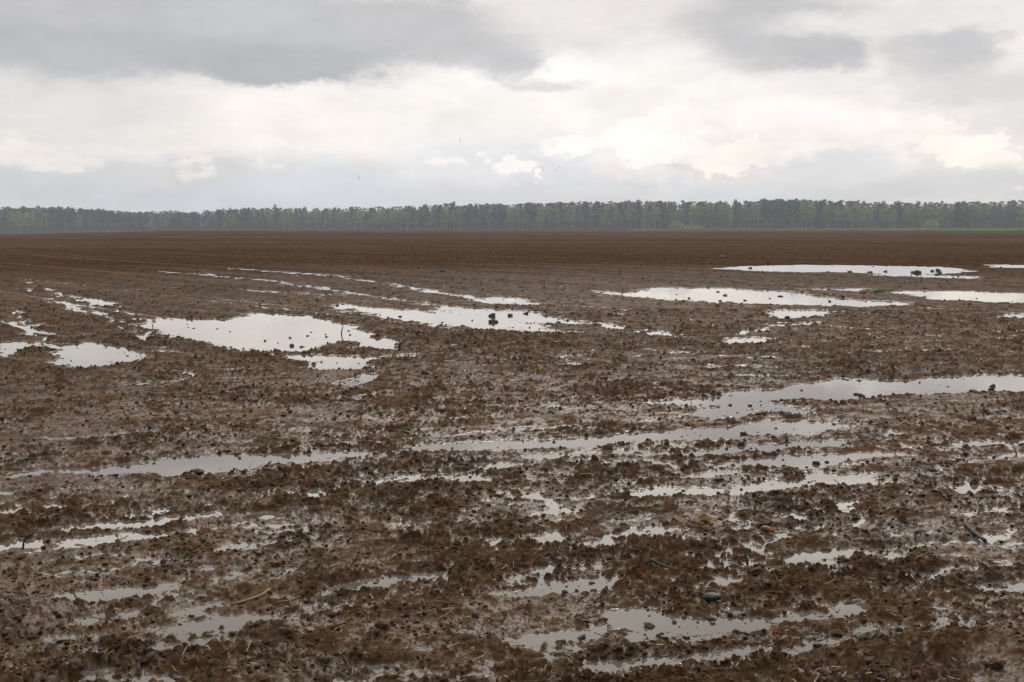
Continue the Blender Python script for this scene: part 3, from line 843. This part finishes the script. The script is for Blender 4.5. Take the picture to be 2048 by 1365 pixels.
clod_m, t, b = material('clod_mud', 0.6)
tc = t.node('ShaderNodeTexCoord').outputs['Object']; oi = t.node('ShaderNodeObjectInfo')
nn = t.noise(tc, 40, 5, .65)
cc = t.mix(t.ramp(nn, .35, .65), (0.050, 0.030, 0.017), (0.095, 0.060, 0.036))
t.l.new(cc, b.inputs['Base Color'])
t.l.new(t.ramp(nn, .3, .7, .5, .8), b.inputs['Roughness']); b.inputs['Specular IOR Level'].default_value = .2
bn = t.node('ShaderNodeBump'); bn.inputs['Distance'].default_value = .006; bn.inputs['Strength'].default_value = .8
t.l.new(t.noise(tc, 70, 5, .7), bn.inputs['Height']); t.l.new(bn.outputs[0], b.inputs['Normal'])

def lump_mesh(name, seed, sub=3, mat=None, sq=(1, 1, .75), rough=.5):
    rr = random.Random(seed)
    bm = bmesh.new(); bmesh.ops.create_icosphere(bm, subdivisions=sub, radius=1.0)
    from mathutils import noise as mn
    o = Vector((rr.uniform(-50, 50), rr.uniform(-50, 50), rr.uniform(-50, 50)))
    for v in bm.verts:
        p = v.co.copy()
        d = mn.noise(p * 1.3 + o) * rough * 1.3 + (.3 - abs(mn.noise(p * 2.3 + o)) * 1.6) * rough * .8 + mn.noise(p * 5 + o) * rough * .7
        v.co = Vector((p.x * sq[0], p.y * sq[1], p.z * sq[2])) * (1 + d)
    me = bpy.data.meshes.new(name); bm.to_mesh(me); bm.free()
    me.polygons.foreach_set('use_smooth', np.ones(len(me.polygons), bool))
    me.materials.append(mat or clod_m); return me
clods = [lump_mesh('mud_clod', 11 + i, sq=(1, .8 + .1 * (i % 4), .55 + .1 * (i % 3))) for i in range(8)]
cr = random.Random(4)
def clod(px, py, wpx, label, group=None):
    x, y, z = spot(px, py)
    D = math.hypot(x, y)
    s = wpx / 2 / FPX * D * (0.78 if py > 950 else 0.95)
    o = link('mud_clod', clods[cr.randrange(8)], None, (x, y, (z + s * .02) if z > 0 else s * .12))
    o.rotation_euler = (cr.uniform(-.3, .3), cr.uniform(-.3, .3), cr.uniform(0, 6.28)); o.scale = (s, s, s * cr.uniform(.7, 1.1))
    return tag(o, label, 'clod', group)
A1 = 'dark clod of mud standing in the large left puddle'
for px, py, wp in [(434,656,5),(488,706,0),(580,674,7),(553,698,9),(583,690,11),(530,680,6),(603,692,8),(615,670,5),(556,684,4),(387,655,5),(338,668,5),(700,668,6),(653,672,6)]:
    if wp: clod(px, py, wp, A1, 'clods in the large left puddle')
clod(984, 631, 14, 'largest dark clod standing in the centre puddle'); clod(1020, 630, 12, 'middle clod of the three standing in the centre puddle'); clod(1051, 626, 11, 'right-hand clod of the three standing in the centre puddle')
clod(987, 643, 17, 'low flat clod just below the largest clod of the centre puddle')
clod(836, 668, 16, 'dark clod on bare mud right of the large left puddle, below the centre puddle')
for px, py, wp in [(820,645,8),(840,655,7),(800,632,7),(925,650,7),(1118,643,8),(1135,640,7),(1180,648,7)]:
    clod(px, py, wp, 'small clod along the edge of the centre puddle', 'small clods along the centre puddle')
for px, py, wp in [(1700,543,9),(1740,544,9),(1770,543,8),(1830,545,14),(1835,546,12),(1865,542,8),(1876,541,9),(1655,544,8),(1500,536,7),(1880,546,7)]:
    clod(px, py, wp, 'dark clod in the farthest puddle on the right', 'clods in the farthest right puddle')
for px, py, wp in [(1436,583,6),(1450,590,8),(1490,600,6),(1560,592,9),(1378,596,6),(1605,584,8),(1660,602,6),(1440,601,7),(1550,640,10),(1575,641,9),(1548,635,8)]:
    clod(px, py, wp, 'small clod in the long puddle on the right below the green tuft', 'clods in the long right puddle')
for px, py, wp in [(1985,770,11),(1983,776,10),(1945,780,12),(1723,789,14),(1712,786,10),(1460,807,9),(1500,808,9),(1815,785,9)]:
    clod(px, py, wp, 'clod at the rim of the broad bright puddle at the right edge', 'clods at the rim of the right edge puddle')
clod(1522, 827, 22, 'round clod islet between the two long puddles right of centre'); clod(1488, 865, 15, 'low clod islet in the long puddle right of centre')
clod(1481, 886, 15, 'clod on the near bank of the long puddle right of centre')
clod(397, 944, 24, 'dark clod on the near rim of the long puddle on the left'); clod(451, 899, 20, 'black clod on bare mud just above the long left puddle')
clod(1226, 952, 22, 'dark rounded clod right of the centre, above the yellow husk'); clod(1633, 923, 14, 'small clod in the puddle right of centre, nearer one')
clod(1532, 930, 12, 'upright clod beside the grass blades of the nearer right puddle')
clod(1653, 920, 9, 'smallest clod in the nearer puddle right of centre')
clod(1209, 759, 14, 'black clod on the dark mud above the middle of the field'); clod(1138, 757, 20, 'broad dark clod left of the black clod in the middle of the field'); clod(850, 751, 22, 'flat dark clod below the right end of the left puddles')
clod(884, 545, 10, 'black clod far out in the middle of the field'); clod(1058, 514, 7, 'black clod at the end of the thin far water line'); clod(1445, 516, 14, 'black clod far out on the right')
clod(1976, 558, 9, 'dark clod standing far out near the right edge')
clod(70, 1178, 20, 'black oval clod at the back of the bottom left puddle'); clod(122, 1163, 30, 'large dark clod above the bottom left puddle'); clod(290, 1165, 14, 'small black clod right of the bottom left puddle')
clod(820, 1107, 18, 'clod left of the forked black stub near the middle')
for px, py, wp in [(655,1192,30),(405,1195,20),(300,1320,34),(575,1276,44),(650,1325,34),(1300,1245,26),(1130,1178,22),(1425,1230,22),(1510,1140,34),(1770,1165,20),(1935,1140,20),(1978,995,26),(1620,1200,18),(1900,1268,44),(1163,1268,22),(880,1060,22),(230,1155,24),(1170,1235,30),(1035,1300,34),(1740,1325,44),(150,1340,44),(1990,1330,40),(760,1258,30),(540,1210,26),(350,1010,24),(735,1004,18),(1540,1160,20),(1640,1285,30),(430,1330,32),(950,1230,26),(1100,1110,22),(1300,1180,22),(20,1145,24),(480,980,20),(1860,940,18),(1900,1035,24),(1965,1240,26)]:
    clod(px, py, wp, 'rough brown clod on the near mud, among the shallow pools at the bottom', 'large clods on the near mud')

# dry corn stubs and stalks
stub_dark = speckled('rotten_stalk', (0.012, 0.009, 0.007), (0.040, 0.028, 0.020), 60, .7, bump=.002)
stub_tan = speckled('old_straw', (0.13, 0.075, 0.030), (0.26, 0.165, 0.075), 50, .65, bump=.001)
husk_m = speckled('husk', (0.09, 0.055, 0.022), (0.24, 0.15, 0.055), 30, .6, bump=.001)
def stub_mesh(seed, mat, L=1.0, rad_=.07, bend=.25, fork=False, thin=False):
    rr = random.Random(seed)
    pts = [(0, 0, -.25)]; n = 7
    bx, by = rr.uniform(-bend, bend), rr.uniform(-bend, bend)
    for i in range(1, n):
        f = i / (n - 1); pts.append((bx * f * f + rr.uniform(-.015, .015), by * f * f, f * L))
    rads = [rad_ * (1.1 - .45 * i / (n - 1)) * (1.25 if i in (2, 4) and not thin else 1) for i in range(n)]
    if thin: rads = [rad_ * (1 - .8 * i / (n - 1)) for i in range(n)]
    parts = [tube(pts, rads, 8)]
    if fork:
        parts.append(tube([pts[3], (pts[3][0] + .2, pts[3][1] + .05, pts[3][2] + .25), (pts[3][0] + .32, pts[3][1] + .05, pts[3][2] + .55)], [rad_ * .8, rad_ * .6, rad_ * .2], 6))
        parts.append(tube([pts[1], (-.18, 0, .05), (-.34, .05, .02)], [rad_ * .7, rad_ * .5, rad_ * .15], 6))
    # torn fibres at the tip
    if not thin:
        tip = Vector(pts[-1])
        for k in range(4):
            a = k * 1.6; parts.append(tube([tip + Vector((math.cos(a), math.sin(a), -.5)) * rad_ * .4, tip + Vector((math.cos(a) * rad_ * 1.0, math.sin(a) * rad_ * 1.0, rr.uniform(.05, .16)))], [rad_ * .3, rad_ * .05], 4))
    return pymesh('stalk', *merge(parts), [mat], smooth=True)
stub_meshes = {'d': [stub_mesh(i, stub_dark) for i in range(3)], 'f': [stub_mesh(20 + i, stub_dark, fork=True) for i in range(2)],
               't': [stub_mesh(30 + i, stub_tan) for i in range(3)], 'b': [stub_mesh(40 + i, stub_tan, rad_=.025, bend=.5, thin=True) for i in range(3)]}
def stub(px, py, hpx, kind, label, tilt=(0, 0), group=None, name='stalk_stub'):
    x, y, z = spot(px, py); D = math.hypot(x, y); s = hpx / FPX * D
    o = link(name, stub_meshes[kind][cr.randrange(len(stub_meshes[kind]))], None, (x, y, max(z, -.01) - s * .02))
    o.scale = (s, s, s); o.rotation_euler = (tilt[1], tilt[0], 0)
    return tag(o, label, 'corn stalk' if name != 'grass_blade' else 'grass blade', group)
stub(683, 666, 17, 'd', 'dark broken stalk standing in the right end of the large left puddle'); 
stub(46, 1092, 24, 'f', 'forked black stub sticking up near the left edge'); stub(910, 1108, 18, 'f', 'forked black stub in the mud near the middle, right of the pale flat')
stub(1495, 1122, 34, 'd', 'tallest upright black stub right of centre, below the orange chunk'); stub(1508, 1145, 12, 'd', 'short black stub just below the tallest upright stub')
stub(497, 930, 22, 'b', 'thin curved stalk standing in the long left puddle', (.5, 0)); stub(159, 1203, 26, 't', 'leaning tan stub at the near rim of the bottom left puddle', (-.45, 0)); stub(197, 1203, 12, 't', 'short tan stub beside the leaning stub at the bottom left puddle', (.5, 0))
stub(742, 1190, 14, 'd', 'dark stub at the near rim of the pool below the middle', (.3, 0)); stub(192, 1364, 16, 'f', 'black forked stub at the bottom edge near the left corner')
stub(386, 1145, 18, 'b', 'pale straw blade standing on the mud left of the middle', (.35, 0)); stub(1238, 552, 13, 'd', 'black stalk standing far out, above the long right puddle'); stub(1561, 1318, 28, 'd', 'broad black pointed stub at the bottom right of centre', (-.1, 0))
stub(1750, 1350, 26, 't', 'upright tan stub at the bottom edge on the right'); stub(1535, 1330, 14, 'd', 'thin black stub left of the broad pointed stub')
stub(1318, 1148, 16, 't', 'tan stub leaning beside a small pool right of the middle', (.5, 0)); stub(2034, 905, 22, 't', 'tan stub standing at the right edge, below the bright puddle', (-.2, 0)); stub(1385, 1045, 12, 'd', 'dark stub left of the yellow husk')
stub(1112, 665, 11, 'd', 'dark stalk rising from the near side of the centre puddle'); stub(1842, 566, 11, 'd', 'dark stalk beyond the far right puddle'); stub(306, 655, 12, 'd', 'short dark stalk at the left end of the large left puddle')
stub(1382, 812, 11, 'd', 'short black stub at the left end of the puddle strip right of centre')
sp_pts = [(608,1105,14,'d'),(1035,915,12,'b'),(1305,1010,14,'d'),(955,1185,16,'d'),(820,1140,12,'t'),(1810,1180,14,'d'),(1400,1330,12,'d'),(620,1250,14,'t'),(470,1070,12,'b'),(1830,1080,20,'d'),(1855,1095,18,'t'),(2010,1035,15,'b'),(1235,1325,12,'b'),(335,1365,16,'b'),(875,1330,18,'t'),(1675,1120,12,'b'),(705,1110,12,'d'),(250,1100,12,'b'),(1960,1010,14,'d'),(1130,1205,14,'t'),(540,1350,14,'d'),(1700,980,12,'b'),(1610,1005,12,'d'),(90,1010,12,'b'),(1440,935,13,'b')]
for px, py, hp, k in sp_pts:
    if k == 'd': stub(px, py, hp, k, 'small dark stub poking out of the near mud', (cr.uniform(-.6, .6), cr.uniform(-.2, .2)), 'small dark stubs on the near mud')
    elif k == 't': stub(px, py, hp, k, 'small tan stub poking out of the near mud', (cr.uniform(-.9, .9), 0), 'small tan stubs on the near mud')
    else: stub(px, py, hp, k, 'thin pale straw blade sticking out of the near mud', (cr.uniform(-.9, .9), 0), 'thin straw blades on the near mud')
# lying stalks
def lying_mesh(seed, mat, rad_=.035):
    rr = random.Random(seed); n = 8; b_ = rr.uniform(-.12, .12)
    pts = [(-.5 + i / (n - 1), b_ * math.sin(math.pi * i / (n - 1)), rr.uniform(-.006, .006)) for i in range(n)]
    return pymesh('stalk', *merge([tube(pts, [rad_ * (1.15 if i % 3 == 1 else .9) * (1 - .3 * i / n) for i in range(n)], 8)]), [mat], smooth=True)
ly = {'t': [lying_mesh(i, stub_tan) for i in range(3)], 'd': [lying_mesh(10 + i, stub_dark, .045) for i in range(3)], 'h': [lying_mesh(20 + i, stub_tan, .016) for i in range(3)]}
def lying(x0, y0, x1, y1, kind, label, group=None):
    a = spot(x0, y0); b_ = spot(x1, y1)
    va = Vector((a[0], a[1], max(a[2], 0))); vb = Vector((b_[0], b_[1], max(b_[2], 0))); d = vb - va; L = d.length
    mid = (va + vb) / 2; mz = max(g1(mid.x, mid.y), mid.z)
    o = link('lying_stalk', ly[kind][cr.randrange(3)], None, (mid.x, mid.y, mz + .04 * L * .6))
    o.rotation_euler = d.to_track_quat('X', 'Z').to_euler(); o.scale = (L, L, L)
    return tag(o, label, 'corn stalk', group)
lying(1010,1292,1050,1282,'t','tan stalk lying at the lower middle, left of a small pool')
lying(1575,1063,1610,1058,'t','thin tan stalk lying right of the orange chunk'); lying(1430,1066,1465,1058,'h','pale straw lying below the yellow husk')
lying(1025,1128,1055,1131,'d','black stalk lying near the middle, right of the forked stub'); lying(540,1178,462,1204,'t','brown stalk lying left of the pool below the middle')
lying(1470,1254,1510,1266,'d','dark bent stalk lying in the pool at the bottom right of centre'); lying(1620,1294,1700,1297,'h','long pale straw lying at the bottom right')
lying(1930,1050,1970,1080,'d','black curved stalk lying near the right edge'); lying(780,1068,740,1060,'d','dark stalk lying at the end of a narrow pool near the middle'); lying(1300,1128,1350,1140,'d','dark plank-like stalk lying beside a small pool right of the middle')
hl = [(130,973,175,968),(330,1085,300,1090),(615,1135,640,1128),(1120,1130,1180,1122),(1560,1175,1590,1172),(1750,1215,1790,1210),(830,1230,870,1225),(60,1300,95,1292),(375,1290,400,1288),(1880,1105,1920,1110),(700,1345,740,1340),(1220,1200,1250,1196),(1340,1190,1370,1188),(500,1160,520,1150),(250,1040,290,1036),(1810,1255,1850,1250),(1160,960,1190,955),(930,1290,960,1287)]
for q in hl: lying(*q, 'h' if cr.random() < .6 else 't', 'short pale straw lying on the near mud', 'short straws lying on the near mud')

# the one-off things
def leaf_sheet(L, Wd, curl, seed, thick=.002, n=10, m=5):
    rr = random.Random(seed); V = []; F = []
    for side in (0, 1):
        for i in range(n):
            f = i / (n - 1); wv = Wd * math.sin(math.pi * min(max(f, .04), .96)) ** .7
            for j_ in range(m):
                g = j_ / (m - 1) * 2 - 1
                V.append((L * (f - .5), wv * g * .5, curl * (abs(g) ** 2) * wv + .25 * L * (f - .5) ** 2 + .01 * math.sin(9 * f + 3 * g + seed) - side * thick))
    off_ = n * m
    for i in range(n - 1):
        for j_ in range(m - 1):
            a = i * m + j_; F.append((a, a + 1, a + m + 1, a + m)); F.append((a + off_, a + m + off_, a + m + 1 + off_, a + 1 + off_))
    ring = [i for i in range(m)] + [i * m + m - 1 for i in range(1, n)] + [(n - 1) * m + j_ for j_ in range(m - 2, -1, -1)] + [i * m for i in range(n - 2, 0, -1)]
    for i in range(len(ring)):
        a, b_ = ring[i], ring[(i + 1) % len(ring)]; F.append((a, a + off_, b_ + off_, b_))
    return V, F
x, y, z = spot(1408, 1053)
HUSK = 0.75
root = tag(empty('corn_husk', (x, y, max(z, 0) + .012)), 'curled yellow-brown husk on the mud beside a small pool, right of centre', 'husk')
for (dx, dy, dz, ry, rz, L, wd, cu, sd_) in [(.01, 0, .03, .15, .1, .17, .07, .5, 1), (-.03, -.03, .0, -.2, -.3, .19, .05, .35, 2), (-.08, -.02, .0, .05, .15, .13, .03, .2, 3)]:
    o = link('leaf', pymesh('leaf', *leaf_sheet(L, wd, cu, sd_), [husk_m], smooth=True), root, (dx * HUSK, dy * HUSK, dz * HUSK)); o.rotation_euler = (0.5, ry, rz); o.scale = (HUSK,) * 3
orange_m = speckled('orange_skin', (0.06, 0.028, 0.014), (0.32, 0.09, 0.022), 60, .5, bump=.001)
x, y, z = spot(1535, 1062)
V_, F_ = tube([(-.045, 0, 0), (-.035, 0, .002), (-.01, 0, .004), (.02, -.002, .004), (.04, -.004, 0), (.05, -.005, -.002)], [.006, .015, .019, .016, .010, .004], 12)
o = tag(link('carrot_piece', pymesh('carrot_piece', V_, F_, [orange_m], smooth=True), None, (x, y, max(z, 0) + .018)), 'bright orange chunk half buried in dark mud right of the husk', 'vegetable')
o.rotation_euler = (0, .12, -.5); o.scale = (.8, .8, .8); o.location.z -= .006
clod(1528, 1048, 44, 'dark clod lying behind the bright orange chunk')
stone_m = speckled('grey_stone', (0.028, 0.028, 0.029), (0.06, 0.056, 0.052), 30, .5, bump=.002)
x, y, z = spot(1425, 1199)
o = tag(link('stone', lump_mesh('stone', 77, mat=stone_m, sq=(1, .6, .4), rough=.18), None, (x, y, max(z, 0) + .012)), 'smooth blue-grey stone lying in the mud at lower right of centre', 'stone'); o.scale = (.042,) * 3
for px, py, lab in [(1080, 746, 'small yellow leaf on the dark mud in the middle of the field'), (158, 1245, 'small yellow leaf at the edge of a pool near the bottom left'), (1050+500, 1266, 'small reddish leaf in the pool at the bottom right of centre'), (1826, 1358, 'orange leaf at the bottom edge on the right')]:
    x, y, z = spot(px, py); D = math.hypot(x, y)
    lm = speckled('fallen_leaf', (0.40, 0.22, 0.02), (0.55, 0.34, 0.04), 40, .5) if 'yellow' in lab else speckled('red_leaf', (0.30, 0.07, 0.025), (0.42, 0.12, 0.04), 40, .5)
    o = tag(link('leaf', pymesh('leaf', *leaf_sheet(12 / FPX * D, 7 / FPX * D, .3, 5, .0015), [lm], smooth=True), None, (x, y, max(z, 0) + .012)), lab, 'leaf')
    o.rotation_euler = (.5, 0, cr.uniform(-.6, .6))
# green tuft
x, y, z = spot(1758, 586)
gt = speckled('fresh_green', (0.10, 0.24, 0.07), (0.22, 0.42, 0.15), 20, .6)
parts = []
for i in range(60):
    a = cr.uniform(0, 6.28); q = cr.uniform(.02, .17); h_ = cr.uniform(.03, .09)
    parts.append(tube([(math.cos(a) * q * .6, math.sin(a) * q * .6, -.01), (math.cos(a) * q, math.sin(a) * q, h_), (math.cos(a) * (q + .04), math.sin(a) * (q + .04), h_ * 1.05)], [.009, .008, .002], 4))
tag(link('grass_tuft', pymesh('grass_tuft', *merge(parts), [gt]), None, (x, y, max(z, 0))), 'small bright green tuft on the mud between the right-hand puddles', 'grass tuft')

# ------------------------------------------------------------------ crumbs of soil and straw litter nobody could count
base_l = []
for s in range(6):
    me = lump_mesh('crumb_src', 300 + s, sub=1, sq=(1, .8, .7), rough=.45)
    v = np.empty(len(me.vertices) * 3, np.float32); me.vertices.foreach_get('co', v); v = v.reshape(-1, 3)
    f = np.array([tuple(p.vertices) for p in me.polygons]); base_l.append((v, f)); bpy.data.meshes.remove(me)
r = np.random.default_rng(21)
n = 110000
az_ = r.uniform(-R(29), R(29), n); u_ = r.uniform(0, 1, n); dd = 1.0 / (1 / 3.4 + (1 / 75.0 - 1 / 3.4) * u_)
cx, cy = np.sin(az_) * dd, np.cos(az_) * dd
cz = height(cx, cy, 0.004)
dens = vnoise(cx / .6, cy / .6, 400) * .5 + .5
keep = ((cz > 0.004) | ((cz > -0.03) & (r.random(n) < .12))) & (r.random(n) < dens * 1.3 * np.interp(dd, [3.4, 7, 12], [.35, .6, 1.0]))
cx, cy, cz, dd = cx[keep], cy[keep], np.maximum(cz[keep], 0.0), dd[keep]
sz = (.003 + .009 * r.random(len(cx)) ** 3) * (1 + dd * .065)
VV = []; FF = []; off = 0
for s in range(6):
    v, f = base_l[s]; ids = np.arange(s, len(cx), 6)
    a = r.uniform(0, 6.28, len(ids)); ca, sa = np.cos(a)[:, None], np.sin(a)[:, None]
    q = v[None] * sz[ids][:, None, None]
    o = np.stack([q[..., 0] * ca - q[..., 1] * sa + cx[ids][:, None], q[..., 0] * sa + q[..., 1] * ca + cy[ids][:, None], q[..., 2] * .8 + (cz[ids] + sz[ids] * .1)[:, None]], -1)
    VV.append(o.reshape(-1, 3)); FF.append((f[None] + (np.arange(len(ids)) * len(v))[:, None, None]).reshape(-1, 3) + off); off += len(ids) * len(v)
tag(link('soil_crumbs', mesh_np('soil_crumbs', np.concatenate(VV), np.concatenate(FF), smooth=False, mats=[mud])), 'loose crumbs of wet soil scattered over the mud', 'soil crumbs', kind='stuff')
n = 2600
az_ = r.uniform(-R(28), R(28), n); u_ = r.uniform(0, 1, n); dd = 1.0 / (1 / 3.6 + (1 / 45.0 - 1 / 3.6) * u_)
cx, cy = np.sin(az_) * dd, np.cos(az_) * dd; cz = height(cx, cy, .004)
ok = cz > .002; cx, cy, cz, dd = cx[ok], cy[ok], cz[ok], dd[ok]; n = len(cx)
C = np.column_stack([cx, cy, cz + .004]); Dv = np.column_stack([r.normal(size=n), r.normal(size=n), r.normal(size=n) * .25]); Dv /= np.linalg.norm(Dv, axis=1)[:, None]
L = r.uniform(.01, .06, n) * (1 + dd * .03)
# three-sided slivers
u1 = np.cross(Dv, [0, 0, 1.0]); u1 /= np.linalg.norm(u1, axis=1)[:, None]; u2 = np.cross(Dv, u1); wv = (.0012 + .0016 * r.random(n))[:, None] * (1 + dd[:, None] * .06)
VV = []
for e in (0, 1):
    for k in range(3):
        a = k * 2.094; VV.append(C + Dv * (L * e)[:, None] + (u1 * math.cos(a) + u2 * math.sin(a)) * wv)
V_ = np.stack(VV, 1).reshape(-1, 3); o6 = (np.arange(n) * 6)[:, None, None]
F_ = (np.array([[0, 1, 4, 3], [1, 2, 5, 4], [2, 0, 3, 5]])[None] + o6).reshape(-1, 4)
tag(link('straw_litter', mesh_np('straw_litter', V_, F_, mats=[stub_tan])), 'tiny bits of straw and rotten leaf strewn over the mud', 'straw litter', kind='stuff')

# ------------------------------------------------------------------ birds
bird_m = speckled('dark_plumage', (0.02, 0.02, 0.022), (0.05, 0.05, 0.055), 3, .6)
def bird(px, py, spanpx, D, roll, yaw, lift, label, group=None):
    """one skinned body: beak-head-breast-tail with two bent wings; wings flattened"""
    rr = random.Random(int(px))
    def ring(c, rx, rz, n=8): return [(c[0] + math.cos(2 * math.pi * k / n) * rx, c[1], c[2] + math.sin(2 * math.pi * k / n) * rz) for k in range(n)]
    secs = [((0, .20, .012), .004, .004), ((0, .17, .012), .018, .018), ((0, .13, .012), .028, .03), ((0, .09, 0), .026, .03), ((0, .03, -.005), .045, .045), ((0, -.05, -.005), .04, .04), ((0, -.12, 0), .02, .018), ((0, -.17, .002), .035, .006), ((0, -.22, .004), .045, .003)]
    V = []; F = []
    for c_, a_, b_ in secs: V += ring(c_, a_, b_)
    for i in range(len(secs) - 1):
        for k in range(8): F.append((i * 8 + k, i * 8 + (k + 1) % 8, i * 8 + 8 + (k + 1) % 8, i * 8 + 8 + k))
    F.append(tuple(range(7, -1, -1))); F.append(tuple(range(len(secs) * 8 - 8, len(secs) * 8)))
    for sgn in (-1, 1):
        prof = [(0.0, .07, -.05, 0.0), (.16, .09, -.04, lift * .6), (.30, .06, -.05, lift * .9), (.42, .0, -.06, lift * .8), (.48, -.05, -.07, lift * .7)]
        o_ = len(V)
        for s_, le, te, zz in prof:
            for zo in (.006, -.004):
                V.append((sgn * (s_ + .01), le, zz + zo)); V.append((sgn * (s_ + .01), te, zz + zo * .5))
        for i in range(4):
            a = o_ + i * 4; b_ = a + 4
            F += [(a, a + 1, b_ + 1, b_), (a + 2, b_ + 2, b_ + 3, a + 3), (a, b_, b_ + 2, a + 2), (a + 1, a + 3, b_ + 3, b_ + 1)]
        F.append((o_ + 16, o_ + 17, o_ + 19, o_ + 18))
    d = pdir(px, py); p = Vector((0, 0, CAM_H)) + d * (D / d.y)
    o = link('bird', pymesh('bird', V, F, [bird_m], smooth=True), None, p)
    s_ = spanpx / FPX * D / .98; o.scale = (s_,) * 3; o.rotation_euler = (0, roll, yaw)
    tag(o, label, 'bird', group)
bird(717, 356, 10, 110, 1.1, .5, .12, 'lone dark bird low over the treeline, left of the others')
bird(920, 281, 11, 120, 1.35, .3, .05, 'highest bird, a thin dark stroke above the small flock')
bird(1040, 341, 7, 160, .4, 1.2, .10, 'darkest small bird beside the bright scrap of cloud')
bird(1022, 309, 6, 210, .2, .8, .2, 'tiny bird above the bright scrap of cloud')
for px, py, yw in [(1085, 335, .3), (1087, 341, 1.0), (1108, 338, .1), (1113, 341, .7), (1118, 334, 1.4)]:
    bird(px, py, 8, 260, .15, yw, .14, 'faint small bird in the loose flock right of the bright scrap of cloud', 'faint birds in the loose flock')
